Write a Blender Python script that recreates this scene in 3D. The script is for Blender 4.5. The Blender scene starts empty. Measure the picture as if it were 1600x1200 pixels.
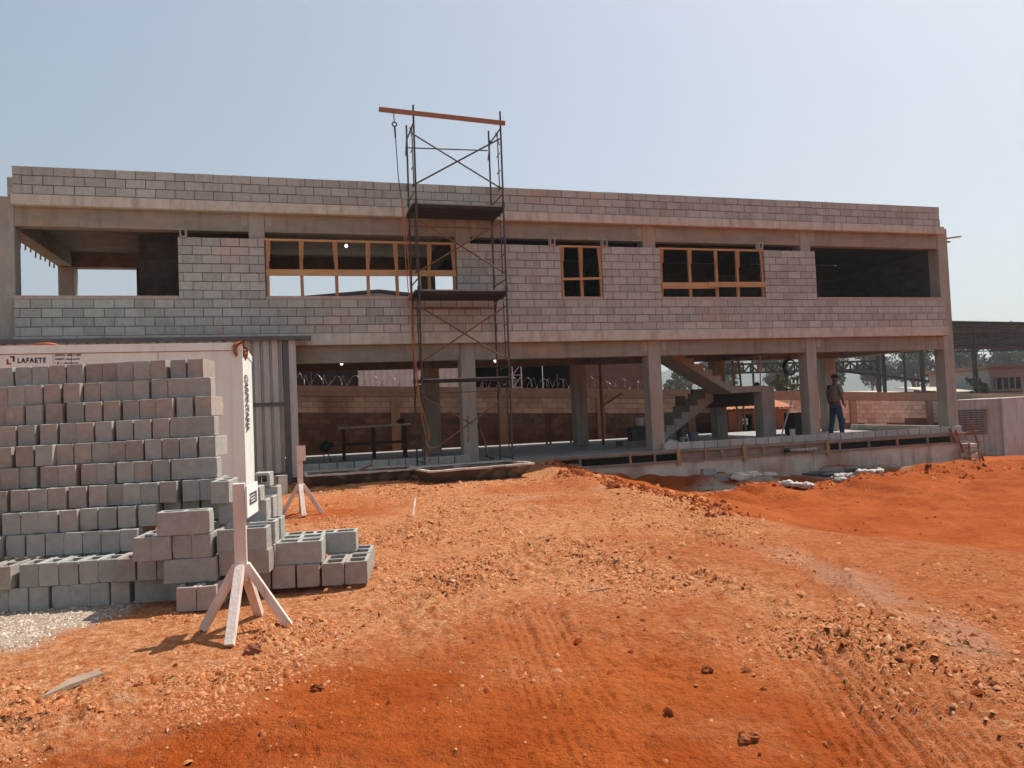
import bpy, bmesh, math, random
import numpy as np
from mathutils import Vector, Matrix, Euler

random.seed(11)
rng = np.random.default_rng(5)
scene = bpy.context.scene
C = scene.collection

# ------------------------------------------------------------------ camera
def setup_camera():
    pt, ro, ya = 0.0347082645, -0.0422885613, 0.283276794
    cy, sy = math.cos(ya), math.sin(ya)
    fw0 = Vector((sy, cy, 0)); rt = Vector((cy, -sy, 0)); up0 = Vector((0, 0, 1))
    fw = fw0*math.cos(pt) + up0*math.sin(pt)
    up = up0*math.cos(pt) - fw0*math.sin(pt)
    r2 = rt*math.cos(ro) + up*math.sin(ro)
    u2 = up*math.cos(ro) - rt*math.sin(ro)
    cam = bpy.data.cameras.new('camera'); o = bpy.data.objects.new('camera', cam); C.objects.link(o)
    m = Matrix.Identity(4)
    for i in range(3):
        m[i][0] = r2[i]; m[i][1] = u2[i]; m[i][2] = -fw[i]
    m[0][3], m[1][3], m[2][3] = 5.6471, -17.803, 1.2476
    o.matrix_world = m
    cam.sensor_width = 36.0; cam.lens = 1158.125/1600*36.0
    cam.clip_start = 0.05; cam.clip_end = 5000
    scene.camera = o
setup_camera()

# ------------------------------------------------------------------ light
SUN_EL, SUN_AZ = math.radians(57), math.radians(66)      # azimuth from +Y towards +X
w = bpy.data.worlds.new('World'); scene.world = w; w.use_nodes = True
nt = w.node_tree; nt.nodes.clear()
out = nt.nodes.new('ShaderNodeOutputWorld'); bg = nt.nodes.new('ShaderNodeBackground')
sky = nt.nodes.new('ShaderNodeTexSky'); sky.sky_type = 'NISHITA'; sky.sun_disc = False
sky.sun_elevation = SUN_EL; sky.sun_rotation = SUN_AZ
sky.altitude = 0; sky.air_density = 1.2; sky.dust_density = 2.0; sky.ozone_density = 1.2
bg.inputs[1].default_value = 0.15
gm = nt.nodes.new('ShaderNodeGamma'); gm.inputs[1].default_value = 0.5
hs = nt.nodes.new('ShaderNodeHueSaturation'); hs.inputs['Saturation'].default_value = 1.1
nt.links.new(sky.outputs[0], gm.inputs[0]); nt.links.new(gm.outputs[0], hs.inputs['Color']); nt.links.new(hs.outputs[0], bg.inputs[0]); nt.links.new(bg.outputs[0], out.inputs[0])
sl = bpy.data.lights.new('sun', 'SUN'); sl.energy = 3.5; sl.angle = math.radians(0.55); sl.color = (1.0, 0.94, 0.84)
so = bpy.data.objects.new('sun', sl); C.objects.link(so)
sd = Vector((math.sin(SUN_AZ)*math.cos(SUN_EL), math.cos(SUN_AZ)*math.cos(SUN_EL), math.sin(SUN_EL)))
so.rotation_euler = sd.to_track_quat('Z', 'Y').to_euler(); so.location = (40, 20, 60)
scene.view_settings.view_transform = 'Standard'; scene.view_settings.look = 'None'
scene.view_settings.gamma = 1.0; scene.view_settings.exposure = 0.9

# ------------------------------------------------------------------ materials
def mat(name, c1, c2=None, scale=4.0, rough=0.85, bump=0.0, bscale=60.0, island=0.0, objrnd=0.0,
        metal=0.0, stain=None, stscale=1.2, stlo=0.5, sthi=0.7, stretch=(1, 1, 1), spec=0.3, emit=None, drip=None, dscale=1.0):
    m = bpy.data.materials.new(name); m.use_nodes = True
    n = m.node_tree.nodes; l = m.node_tree.links
    b = n['Principled BSDF']
    b.inputs['Roughness'].default_value = rough; b.inputs['Metallic'].default_value = metal
    b.inputs['Specular IOR Level'].default_value = spec
    tc = n.new('ShaderNodeTexCoord'); mp = n.new('ShaderNodeMapping'); mp.inputs['Scale'].default_value = stretch
    vec = tc.outputs['Object']
    if objrnd:
        oi = n.new('ShaderNodeObjectInfo'); ad = n.new('ShaderNodeVectorMath'); ad.operation = 'MULTIPLY_ADD'
        cb = n.new('ShaderNodeCombineXYZ')
        for i in range(3): l.new(oi.outputs['Random'], cb.inputs[i])
        l.new(cb.outputs[0], ad.inputs[0]); ad.inputs[1].default_value = (37, 91, 53); l.new(vec, ad.inputs[2])
        vec = ad.outputs[0]
    l.new(vec, mp.inputs[0]); vec = mp.outputs[0]
    col = None
    if c2 is None: c2 = tuple(x*0.8 for x in c1)
    nz = n.new('ShaderNodeTexNoise'); nz.inputs['Scale'].default_value = scale; nz.inputs['Detail'].default_value = 8
    nz.inputs['Roughness'].default_value = 0.62
    l.new(vec, nz.inputs['Vector'])
    rp = n.new('ShaderNodeMapRange'); rp.inputs[1].default_value = 0.32; rp.inputs[2].default_value = 0.68
    l.new(nz.outputs[0], rp.inputs[0])
    mx = n.new('ShaderNodeMix'); mx.data_type = 'RGBA'
    mx.inputs[6].default_value = (*c1, 1); mx.inputs[7].default_value = (*c2, 1)
    l.new(rp.outputs[0], mx.inputs[0]); col = mx.outputs[2]
    if stain:
        n2 = n.new('ShaderNodeTexNoise'); n2.inputs['Scale'].default_value = stscale; n2.inputs['Detail'].default_value = 6
        l.new(vec, n2.inputs['Vector'])
        r2 = n.new('ShaderNodeMapRange'); r2.inputs[1].default_value = stlo; r2.inputs[2].default_value = sthi
        l.new(n2.outputs[0], r2.inputs[0])
        m2 = n.new('ShaderNodeMix'); m2.data_type = 'RGBA'; m2.inputs[7].default_value = (*stain, 1)
        l.new(r2.outputs[0], m2.inputs[0]); l.new(col, m2.inputs[6]); col = m2.outputs[2]
    if drip:
        tc2 = n.new('ShaderNodeTexCoord'); mp2 = n.new('ShaderNodeMapping'); mp2.inputs['Scale'].default_value = (5*dscale, 5*dscale, .55*dscale)
        l.new(tc2.outputs['Object'], mp2.inputs[0])
        n4 = n.new('ShaderNodeTexNoise'); n4.inputs['Scale'].default_value = 1.0; n4.inputs['Detail'].default_value = 7; n4.inputs['Roughness'].default_value = .65
        l.new(mp2.outputs[0], n4.inputs['Vector'])
        r4 = n.new('ShaderNodeMapRange'); r4.inputs[1].default_value = .52; r4.inputs[2].default_value = .72; r4.inputs[4].default_value = .7
        l.new(n4.outputs[0], r4.inputs[0])
        m4 = n.new('ShaderNodeMix'); m4.data_type = 'RGBA'; m4.inputs[7].default_value = (*drip, 1)
        l.new(r4.outputs[0], m4.inputs[0]); l.new(col, m4.inputs[6]); col = m4.outputs[2]
    for amt, src in ((island, 'i'), (objrnd, 'o')):
        if amt and amt < 1:
            if src == 'i':
                g = n.new('ShaderNodeNewGeometry'); rs = g.outputs['Random Per Island']
            else:
                rs = n.new('ShaderNodeObjectInfo').outputs['Random']
            r3 = n.new('ShaderNodeMapRange'); r3.inputs[3].default_value = 1-amt; r3.inputs[4].default_value = 1+amt
            l.new(rs, r3.inputs[0])
            hs = n.new('ShaderNodeHueSaturation'); l.new(r3.outputs[0], hs.inputs['Value']); l.new(col, hs.inputs['Color'])
            col = hs.outputs[0]
    l.new(col, b.inputs['Base Color'])
    if bump:
        n3 = n.new('ShaderNodeTexNoise'); n3.inputs['Scale'].default_value = bscale; n3.inputs['Detail'].default_value = 5
        l.new(vec, n3.inputs['Vector'])
        bp = n.new('ShaderNodeBump'); bp.inputs['Strength'].default_value = bump; bp.inputs['Distance'].default_value = 0.02
        l.new(n3.outputs[0], bp.inputs['Height']); l.new(bp.outputs[0], b.inputs['Normal'])
    if emit:
        b.inputs['Emission Color'].default_value = (*emit[:3], 1); b.inputs['Emission Strength'].default_value = emit[3]
    return m

MT = {}
MT['block'] = mat('grey_concrete_block', (.40, .425, .392), (.325, .343, .316), 9, .95, .4, 90, island=.13, stain=(.44, .33, .265), stscale=.5, stlo=.58, sthi=.75, drip=(.25, .23, .20), dscale=.7)
MT['block_low'] = mat('dusty_concrete_block', (.45, .45, .405), (.365, .36, .322), 9, .95, .4, 90, island=.16, stain=(.50, .29, .19), stscale=.9, stlo=.58, sthi=.72)
MT['mortar'] = mat('mortar', (.15, .14, .125), (.09, .082, .074), 30, .95, .3, 60)
MT['mortar_cap'] = mat('mortar_cap', (.46, .39, .335), (.33, .275, .235), 12, .95, .3, 60)
MT['pile_block'] = mat('pile_block', (.395, .385, .353), (.315, .307, .282), 14, .95, .5, 130, objrnd=.12)
MT['pile_block_warm'] = mat('dusty_pile_block', (.41, .36, .315), (.32, .272, .235), 14, .95, .5, 130, objrnd=.12)
MT['conc_beam'] = mat('cast_concrete', (.285, .28, .235), (.218, .212, .175), 3, .9, .2, 40, stain=(.35, .26, .19), stscale=.8, stlo=.5, sthi=.75, stretch=(.6, 1, 2.2), drip=(.17, .13, .10))
MT['conc_col'] = mat('column_concrete', (.35, .35, .305), (.275, .272, .237), 3, .9, .2, 40, stain=(.36, .265, .20), stscale=.9, stretch=(2, 2, .5), drip=(.19, .16, .13))
MT['conc_ledge'] = mat('ledge_concrete', (.54, .54, .475), (.41, .40, .345), 5, .9, .25, 40, stain=(.32, .235, .18), stscale=1.1, stlo=.58, sthi=.75, stretch=(1, 1, .6), drip=(.25, .20, .155))
MT['conc_slab'] = mat('slab_concrete', (.34, .33, .315), (.25, .245, .235), 2, .8, .15, 30, stain=(.33, .27, .22), stscale=.6)
MT['conc_found'] = mat('foundation_concrete', (.66, .575, .49), (.50, .425, .36), 3, .92, .4, 25, stain=(.40, .25, .175), stscale=.8, stlo=.5, sthi=.68, drip=(.26, .185, .14))
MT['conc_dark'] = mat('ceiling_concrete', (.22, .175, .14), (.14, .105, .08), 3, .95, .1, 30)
MT['int_block'] = mat('interior_block', (.075, .066, .062), (.05, .044, .042), 6, .95, .2, 60, island=.2)  # wall block colour darkened so the upper rooms read as deep shade
MT['wood'] = mat('formwork_timber', (.44, .25, .12), (.31, .16, .075), 6, .8, .2, 60, island=.22, stretch=(1, 1, .35))
MT['wood_rail'] = mat('timber_rail', (.52, .33, .165), (.39, .225, .10), 5, .8, .2, 60, stretch=(.25, 1, 2))
MT['wood_old'] = mat('weathered_timber', (.33, .235, .175), (.21, .145, .105), 6, .9, .3, 50, island=.2, stretch=(.4, 1, 1))
MT['wood_red'] = mat('red_timber', (.30, .105, .055), (.21, .07, .035), 8, .85, .2, 50)
MT['stand'] = mat('pinkish_painted_wood', (.78, .67, .60), (.64, .53, .465), 10, .85, .25, 70, stain=(.62, .50, .43), stscale=4, stretch=(1, 1, .3), drip=(.42, .30, .24), dscale=2)
MT['scaf'] = mat('scaffold_steel', (.045, .045, .05), (.07, .06, .055), 12, .6, 0, stain=(.10, .05, .03), stscale=5)
MT['scaf_rust'] = mat('rusty_brace', (.16, .085, .05), (.10, .055, .035), 12, .75, .1, stain=(.22, .15, .10), stscale=5)
MT['deck'] = mat('scaffold_deck', (.30, .29, .27), (.22, .21, .195), 7, .8, .2)
MT['beam_red'] = mat('red_oxide_beam', (.34, .155, .095), (.25, .11, .065), 8, .8, .1)
MT['white_metal'] = mat('white_painted_metal', (.79, .87, .83), (.73, .80, .76), 2, .5, .05, 30, stain=(.70, .57, .46), stscale=1.5, stlo=.6, sthi=.8, drip=(.60, .58, .50), dscale=.8)
MT['seam'] = mat('panel_seam', (.26, .21, .175), None, 8, .8)
MT['logo_dark'] = mat('logo_dark_blue', (.015, .015, .04), None, 8, .5)
MT['logo_red'] = mat('logo_red', (.33, .035, .025), None, 8, .5)
MT['paint_brown'] = mat('brown_paint', (.045, .022, .014), None, 8, .7)
MT['grey_text'] = mat('grey_print', (.10, .09, .10), None, 8, .6)
MT['sheet'] = mat('grey_sheet_metal', (.47, .455, .44), (.36, .35, .335), 3, .45, .05, 30, stretch=(3, 3, .4), metal=.3, drip=(.27, .235, .20))
MT['sheet_frame'] = mat('dark_steel_frame', (.075, .078, .085), (.11, .11, .115), 4, .55, 0)
MT['tarp'] = mat('torn_orange_foam', (.36, .165, .07), (.18, .075, .03), 9, .8, .4, 30)
MT['hose'] = mat('orange_hose', (.42, .09, .035), None, 9, .5)
MT['trough'] = mat('mortar_crusted_trough', (.075, .055, .042), (.13, .095, .072), 5, .9, .4, 30, stain=(.26, .22, .19), stscale=3, stlo=.52, sthi=.66)
MT['trough_rim'] = mat('mortar_crusted_rim', (.58, .50, .43), (.40, .33, .28), 7, .9, .5, 40, island=.1)
MT['mortar_wet'] = mat('fresh_mortar', (.27, .255, .235), (.17, .16, .148), 6, .8, .5, 20)
MT['bwall_up'] = mat('boundary_upper_block', (.56, .395, .285), (.44, .295, .205), 4, .95, .25, 50, island=.15, stain=(.26, .145, .09), stscale=.6)
MT['soffit_shade'] = mat('shaded_soffit', (.05, .038, .032), (.03, .024, .021), 3, .95)  # near-black concrete: interior shade is put into the colour
MT['bwall_lo'] = mat('boundary_lower_block', (.20, .12, .078), (.12, .07, .045), 4, .95, .25, 50, island=.28, stain=(.15, .08, .05), stscale=.8)
MT['bwall_skylit'] = mat('boundary_skylit_block', (.78, .64, .50), (.62, .48, .36), 4, .95, .25, 50, island=.18, stain=(.46, .30, .21), stscale=.6)  # same upper block, paled to put the open-sky light into its colour
MT['bwall_mortar'] = mat('boundary_mortar', (.14, .075, .046), (.09, .045, .028), 6, .95)
MT['bwall_pil'] = mat('boundary_pillar', (.38, .25, .17), (.30, .18, .115), 4, .95, .2, 40)
MT['wire'] = mat('razor_wire', (.36, .34, .31), None, 8, .35, metal=.7)
MT['white_sheet'] = mat('white_corrugated_sheet', (.62, .60, .565), (.52, .50, .47), 2, .5, 0)
MT['dark_wall'] = mat('dark_wall', (.035, .028, .026), (.025, .02, .019), 3, .95)
MT['dark_timber'] = mat('dark_timber', (.075, .055, .042), (.05, .036, .028), 8, .9)
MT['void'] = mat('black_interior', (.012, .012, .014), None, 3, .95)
MT['brown_wall'] = mat('brown_plaster', (.17, .115, .08), (.13, .085, .058), 3, .95)
MT['grey_wall'] = mat('grey_plaster', (.40, .42, .42), (.33, .345, .345), 2, .9)
MT['roof_dark'] = mat('dark_roof', (.055, .056, .06), (.04, .04, .042), 3, .7)
MT['tile'] = mat('orange_roof_tile', (.52, .20, .095), (.40, .14, .065), 8, .8, .2, island=.15)
MT['brick'] = mat('red_brick', (.30, .10, .05), (.22, .07, .035), 9, .9, .2, island=.2)
MT['paper'] = mat('white_sign', (.80, .84, .82), (.74, .78, .76), 4, .6)
MT['black'] = mat('black_plastic', (.012, .012, .013), (.02, .02, .02), 5, .5)
MT['purlin'] = mat('lit_purlin', (.12, .11, .10), (.07, .065, .06), 5, .7)  # paler than the hall steel so the purlins read as lit lines
MT['green_steel'] = mat('dark_green_steel', (.018, .030, .027), (.028, .038, .034), 5, .55)
MT['cont_grey'] = mat('grey_container', (.39, .41, .40), (.32, .335, .325), 2, .6, 0, stain=(.32, .24, .195), stscale=.9, drip=(.22, .17, .14))
MT['tin_roof'] = mat('pale_tin_roof', (.48, .40, .33), (.38, .31, .25), 3, .7, 0, stretch=(4, .5, 1))
MT['skin'] = mat('skin', (.12, .055, .035), None, 8, .6)
MT['shirt'] = mat('grey_tshirt', (.17, .165, .155), (.12, .117, .11), 14, .95, .2, 40)
MT['jeans'] = mat('blue_jeans', (.022, .045, .095), (.03, .065, .135), 10, .95, .2, 60)
MT['cap'] = mat('dark_cap', (.02, .022, .035), None, 8, .9)
MT['boot'] = mat('dark_boot', (.02, .017, .016), None, 8, .7)
MT['bag'] = mat('white_cement_bag', (.62, .59, .56), (.44, .41, .38), 4, .8, .4, 20, stain=(.45, .27, .17), stscale=3, stlo=.55, sthi=.7)
MT['pvc'] = mat('pvc_pipe', (.58, .52, .45), None, 5, .5)
MT['rope'] = mat('orange_rope', (.42, .16, .05), (.30, .11, .035), 20, .9)
MT['rope_dark'] = mat('dark_rope', (.04, .04, .045), None, 20, .9)
MT['bulb'] = mat('lamp_bulb', (.8, .8, .78), None, 5, .3, emit=(1, .97, .92, 1.6))
MT['clod'] = mat('red_clod', (.30, .095, .035), (.20, .055, .02), 6, 1, .5, 30, island=.35, spec=.1)
MT['leaf'] = mat('eucalyptus_leaf', (.08, .12, .05), (.045, .075, .03), .4, .7, 0, island=.4)
MT['leaf2'] = mat('bush_leaf', (.10, .13, .04), (.06, .085, .025), .4, .7, 0, island=.4)
MT['bark'] = mat('bark', (.17, .14, .11), (.10, .08, .062), 4, .95)
MT['hill'] = mat('hill_scrub', (.07, .085, .05), (.045, .058, .034), .02, .95)
MT['tube_blue'] = mat('grey_bucket', (.10, .115, .13), None, 5, .6)

# ------------------------------------------------------------------ mesh helpers
class MB:
    """collects shapes in world coordinates; build() links them as one mesh object"""
    def __init__(s): s.v = []; s.f = []; s.m = []
    def add(s, vs, fs, mi=0):
        o = len(s.v); s.v.extend([tuple(p) for p in vs]); s.f.extend([tuple(i+o for i in f) for f in fs]); s.m.extend([mi]*len(fs))
    def box(s, x0, x1, y0, y1, z0, z1, mi=0, M=None, sh=None):
        vs = [Vector((x, y, z)) for z in (z0, z1) for y in (y0, y1) for x in (x0, x1)]
        if sh: vs = [Vector((p.x, p.y, p.z+sh(p.x))) for p in vs]
        if M is not None: vs = [M @ p for p in vs]
        s.add(vs, [(0, 2, 3, 1), (4, 5, 7, 6), (0, 1, 5, 4), (2, 6, 7, 3), (0, 4, 6, 2), (1, 3, 7, 5)], mi)
    def bar(s, a, b, w, h=None, up=(0, 0, 1), mi=0):
        a = Vector(a); b = Vector(b); h = h or w; d = (b-a).normalized(); u = Vector(up)
        if abs(d.dot(u)) > .98: u = Vector((0, 1, 0))
        r = d.cross(u).normalized(); u = r.cross(d).normalized()
        vs = [p + r*(sx*w/2) + u*(sy*h/2) for p in (a, b) for sx, sy in ((-1, -1), (1, -1), (1, 1), (-1, 1))]
        s.add(vs, [(3, 2, 1, 0), (4, 5, 6, 7), (0, 1, 5, 4), (1, 2, 6, 5), (2, 3, 7, 6), (3, 0, 4, 7)], mi)
    def tube(s, pts, r, n=8, mi=0, cap=True, closed=False):
        pts = [Vector(p) for p in pts]; rings = []; k = len(pts)
        rr = r if isinstance(r, (list, tuple)) else [r]*k
        pu = None
        for i, p in enumerate(pts):
            if closed: d = pts[(i+1) % k]-pts[i-1]
            else: d = pts[min(i+1, k-1)]-pts[max(i-1, 0)]
            d.normalize()
            u = Vector((0, 0, 1)) if pu is None else pu
            if abs(d.dot(u)) > .95: u = Vector((0, 1, 0)) if pu is None else Vector((0.3, 1, 0.2))
            a = d.cross(u).normalized(); b2 = a.cross(d).normalized(); pu = b2
            rings.append([p + (a*math.cos(t)+b2*math.sin(t))*rr[i] for t in [2*math.pi*j/n for j in range(n)]])
        vs = [q for g in rings for q in g]; fs = []
        for i in range(k if closed else k-1):
            i2 = (i+1) % k
            for j in range(n):
                j2 = (j+1) % n; fs.append((i*n+j, i*n+j2, i2*n+j2, i2*n+j))
        if cap and not closed:
            fs.append(tuple(range(n))[::-1]); fs.append(tuple((k-1)*n+j for j in range(n)))
        s.add(vs, fs, mi)
    def prism(s, poly, ax, a0, a1, mi=0):
        """poly in the two other axes, extruded along ax from a0 to a1"""
        n = len(poly)
        def mk(p, a):
            if ax == 'y': return (p[0], a, p[1])
            if ax == 'x': return (a, p[0], p[1])
            return (p[0], p[1], a)
        vs = [mk(p, a0) for p in poly]+[mk(p, a1) for p in poly]
        fs = [tuple(range(n)), tuple(range(2*n-1, n-1, -1))]+[(i, n+i, n+(i+1) % n, (i+1) % n) for i in range(n)]
        s.add(vs, fs, mi)
    def blob(s, c, r, sq=(1, 1, 1), seed=0, amp=.3, nu=14, nv=9, mi=0):
        rd = random.Random(seed); ph = [rd.uniform(0, 6.28) for _ in range(9)]
        vs = []; fs = []
        for j in range(nv+1):
            t = math.pi*j/nv
            for i in range(nu):
                a = 2*math.pi*i/nu
                x, y, z = math.sin(t)*math.cos(a), math.sin(t)*math.sin(a), math.cos(t)
                q = 1+amp*(math.sin(3*x+ph[0])*math.sin(2.6*y+ph[1])+.6*math.sin(6*x+ph[2]+3*z)*math.sin(7*y+ph[3])+.4*math.sin(11*z+ph[4]+5*x)*math.sin(9*y+ph[5]))
                vs.append((c[0]+x*q*r*sq[0], c[1]+y*q*r*sq[1], c[2]+z*q*r*sq[2]))
        for j in range(nv):
            for i in range(nu):
                i2 = (i+1) % nu
                fs.append((j*nu+i, (j+1)*nu+i, (j+1)*nu+i2, j*nu+i2))
        s.add(vs, fs, mi)
    def build(s, name, mats, parent=None, smooth=False, fix=True, bevel=0):
        me = bpy.data.meshes.new(name)
        org = Vector((0, 0, 0)); q = parent
        while q is not None: org += Vector(q.location); q = q.parent
        me.from_pydata([tuple(Vector(p)-org) for p in s.v], [], s.f)
        if not isinstance(mats, (list, tuple)): mats = [mats]
        for mm in mats: me.materials.append(mm)
        if len(mats) > 1: me.polygons.foreach_set('material_index', s.m)
        if smooth: me.polygons.foreach_set('use_smooth', [True]*len(me.polygons))
        if fix or bevel:
            bm = bmesh.new(); bm.from_mesh(me)
            bmesh.ops.recalc_face_normals(bm, faces=bm.faces)
            if bevel: bmesh.ops.bevel(bm, geom=list(bm.edges), offset=bevel, segments=1, affect='EDGES', profile=.6)
            bm.to_mesh(me); bm.free()
        me.update()
        o = bpy.data.objects.new(name, me); C.objects.link(o)
        if parent is not None: o.parent = parent
        return o

def tag(o, label=None, cat=None, group=None, kind=None):
    if label: o['label'] = label
    if cat: o['category'] = cat
    if group: o['group'] = group
    if kind: o['kind'] = kind
    return o
def thing(name, label, cat, loc=(0, 0, 0), group=None):
    o = bpy.data.objects.new(name, None); C.objects.link(o); o.location = loc; o.empty_display_size = .2
    return tag(o, label, cat, group)
def rebase(o, loc):
    """move a one-mesh thing's origin to loc without moving the mesh"""
    o.data.transform(Matrix.Translation(-Vector(loc))); o.location = loc
    return o

# ------------------------------------------------------------------ noise
def vnoise(x, y, seed=0):
    xi = np.floor(x).astype(np.int64); yi = np.floor(y).astype(np.int64); xf = x-xi; yf = y-yi
    def h(a, b):
        k = (a*374761393 + b*668265263 + seed*1274126177) & 0xFFFFFFFF
        k = ((k ^ (k >> 13))*1274126177) & 0xFFFFFFFF
        return ((k ^ (k >> 16)) & 0xFFFF)/65535.0
    u = xf*xf*(3-2*xf); v = yf*yf*(3-2*yf)
    return (h(xi, yi)*(1-u)+h(xi+1, yi)*u)*(1-v)+(h(xi, yi+1)*(1-u)+h(xi+1, yi+1)*u)*v
def fbm(x, y, sc, oc=4, seed=0, g=.5):
    r = 0; a = 1; t = 0
    for i in range(oc):
        r = r+a*(vnoise(x*sc, y*sc, seed+i*17)-.5); t += a; a *= g; sc *= 2.03
    return r/t*2
def sst(a, b, x):
    t = np.clip((x-a)/(b-a), 0, 1); return t*t*(3-2*t)

# ------------------------------------------------------------------ ground
POLY_A = [(3.2, -14.5), (4.58, -14.09), (4.94, -13.7), (5.39, -13.48), (5.81, -13.1), (6.32, -12.77), (7.13, -12.45), (8.18, -12.44),
          (8.63, -13.07), (8.65, -13.75), (8.9, -14.6), (9.3, -16.5), (9, -30), (-3, -30), (-3, -16)]
POLY_B = [(5.26, -5.33), (5.99, -3.89), (7.2, -4.6), (7.5, -6.6), (6.42, -7.2), (5.3, -6.84)]
GREY = [((3.2, -11.15), .95), ((3.9, -11.3), .55), ((2.3, -11.0), 1.2), ((3.7, -11.75), .4),
        ((12.9, -.8), .8), ((15.6, -1.7), .9), ((17.2, -.9), .8), ((19.5, -.9), .9), ((21.2, -1.2), .6)]
STREAK = [((10.1, -10.6), (9.95, -11.9)), ((9.95, -11.9), (9.75, -13.0)), ((9.75, -13.0), (9.3, -14.6)), ((9.3, -14.6), (8.9, -15.8)), ((6.7, -2.5), (8.0, -3.2)), ((8.6, -6.2), (10.3, -6.4))]
def inpoly(x, y, poly):
    r = np.zeros(x.shape, bool); n = len(poly)
    for i in range(n):
        x1, y1 = poly[i]; x2, y2 = poly[(i+1) % n]
        if y1 == y2: continue
        c = ((y1 > y) != (y2 > y)) & (x < (x2-x1)*(y-y1)/(y2-y1)+x1)
        r ^= c
    return r
def ridge_d(X, Y):
    rx = np.interp(Y, [-30, -13, -11.2, -9.1, -6.6, -3.4, -1.2, 0], [12.6, 11.6, 11.05, 10.85, 11.0, 11.3, 11.6, 12.0])
    return X-rx-.35*fbm(X, Y, .5, 3, 91)
TRACKS = [([(7.05, -12.7), (6.92, -13.5), (6.80, -14.2), (6.66, -14.95), (6.4, -16.5)], .10, 0), ([(7.32, -12.7), (7.16, -13.5), (7.06, -14.19), (6.98, -14.8), (6.85, -16)], .10, 0),
          ([(7.38, -13.3), (7.55, -14.3)], .10, 1), ([(8.9, -13.0), (8.3, -14.2), (7.98, -14.89), (7.78, -15.35), (7.3, -16.5)], .14, 0),
          ([(10.4, -11.8), (9.6, -12.8), (8.98, -14.0), (8.66, -14.7), (8.25, -15.5), (7.9, -16.2)], .17, 0), ([(7.9, -13.7), (7.12, -14.54), (6.8, -14.9)], .13, 1),
          ([(4.9, -14.02), (5.5, -14.12), (6.1, -14.28), (6.73, -14.38), (7.3, -14.5)], .12, 0), ([(9.4, -12.9), (8.8, -13.7), (8.33, -14.71), (8.02, -15.4)], .13, 0), ([(5.2, -14.2), (5.9, -14.6), (6.6, -14.75)], .12, 0),
          ([(12.2, -12), (13.5, -9), (15.5, -5.5), (18, -3.8), (22, -3.4), (27, -3.6)], .25, 0), ([(13.6, -12), (15, -9), (17, -6.2), (20, -5.0), (25, -4.8), (30, -5.5)], .25, 0), ([(12.5, -6.5), (15, -5), (18, -5.2), (22, -6.5), (27, -7)], .25, 0)]
def track_h(X, Y):
    H = np.zeros_like(X)
    for pts, wd, kind in TRACKS:
        for (x0, y0), (x1, y1) in zip(pts[:-1], pts[1:]):
            bx = (X > min(x0, x1)-.6) & (X < max(x0, x1)+.6) & (Y > min(y0, y1)-.6) & (Y < max(y0, y1)+.6)
            if not bx.any(): continue
            x = X[bx]; y = Y[bx]; dx, dy = x1-x0, y1-y0; L = math.hypot(dx, dy)
            t = ((x-x0)*dx+(y-y0)*dy)/L/L; tc = np.clip(t, 0, 1)
            d = np.hypot(x-x0-dx*tc, y-y0-dy*tc); sd_ = ((x-x0)*dy-(y-y0)*dx)/L
            m = sst(wd*1.25, wd*.85, d)
            if kind == 0: prof = -.014 + .0095*np.tanh(2.0*np.sin(sd_*2*math.pi/.056)) + .0012*np.sin(t*L*45+sd_*30)
            else: prof = -.010 + .011*np.sign(np.sin(t*L*42+np.sign(sd_)*1.5))*(np.abs(sd_) > wd*.15)
            rim = .012*np.exp(-((d-wd*1.3)/(wd*.25))**2)
            fade = .35+.65*sst(-.5, .15, fbm(x, y, .9, 3, 301))
            h = (m*prof+rim)*fade*(d < wd*1.9)
            old = H[bx]; H[bx] = np.where(np.abs(h) > np.abs(old), h, old)
    return H
def gheight(X, Y, detail=True):
    e = ridge_d(X, Y)
    h = -.2 - .72*sst(0, 3.4, e) - .062*np.clip(X-23.5, 0, 24)
    h = h - .1*sst(-13, -17, Y)
    h = h + .14*np.exp(-(((X-10.9)/.9)**2+((Y+1.0)/.7)**2))
    h = h + .10*np.exp(-((e+.35)/.4)**2)*sst(-10.5, -7, Y)*sst(3, 0, Y)
    h = h + .30*np.exp(-(((X-22.6)/1.0)**2+((Y+2.0)/.5)**2)) + .16*np.exp(-(((X-20.3)/1.2)**2+((Y+2.6)/.4)**2)) + .12*np.exp(-(((X-24.5)/1.5)**2+((Y+4.5)/.8)**2)) + (.20*sst(.0, .45, fbm(X, Y, .75, 4, 81))+.07*np.abs(fbm(X, Y, 2.6, 4, 83)))*sst(12.0, 13.5, X)*sst(-8.5, -2.5, Y)*sst(1.5, -.2, Y)
    h = h + .16*np.exp(-(((X-17)/.9)**2+((Y+.6)/.5)**2))
    h = np.where(Y > 6, np.minimum(h, -.3-.0437*np.clip(X-6, 0, 45)), h)
    h = np.where((Y > .15) & (Y < 7.9) & (X < 24.5), -1.1, h)
    R = np.hypot(X-5.6, Y+17.8)
    h = h - 0.006*np.clip(R-60, 0, 250)
    if detail:
        near = sst(60, 15, R)
        rub = (1-orange_mask(X, Y))*near*sst(26, 12, R)
        cr = sst(-.1, .35, fbm(X, Y, .9, 3, 131)); h = h + rub*cr*(.044*sst(-.1, .2, fbm(X, Y, 5.5, 3, 113))+.030*sst(-.05, .2, fbm(X, Y, 12, 3, 117))-.02)
        h = h + near*(.035*fbm(X, Y, .55, 4, 3) + .022*fbm(X, Y, 2.1, 4, 7)*(.4+.6*sst(-.3, .4, fbm(X, Y, .4, 2, 31)))+.010*fbm(X, Y, 8, 3, 13)+.006*np.abs(fbm(X, Y, 14, 3, 19)))
        h = h + track_h(X, Y)
    return h
def gz(x, y): return float(gheight(np.array([float(x)]), np.array([float(y)]))[0])
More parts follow.
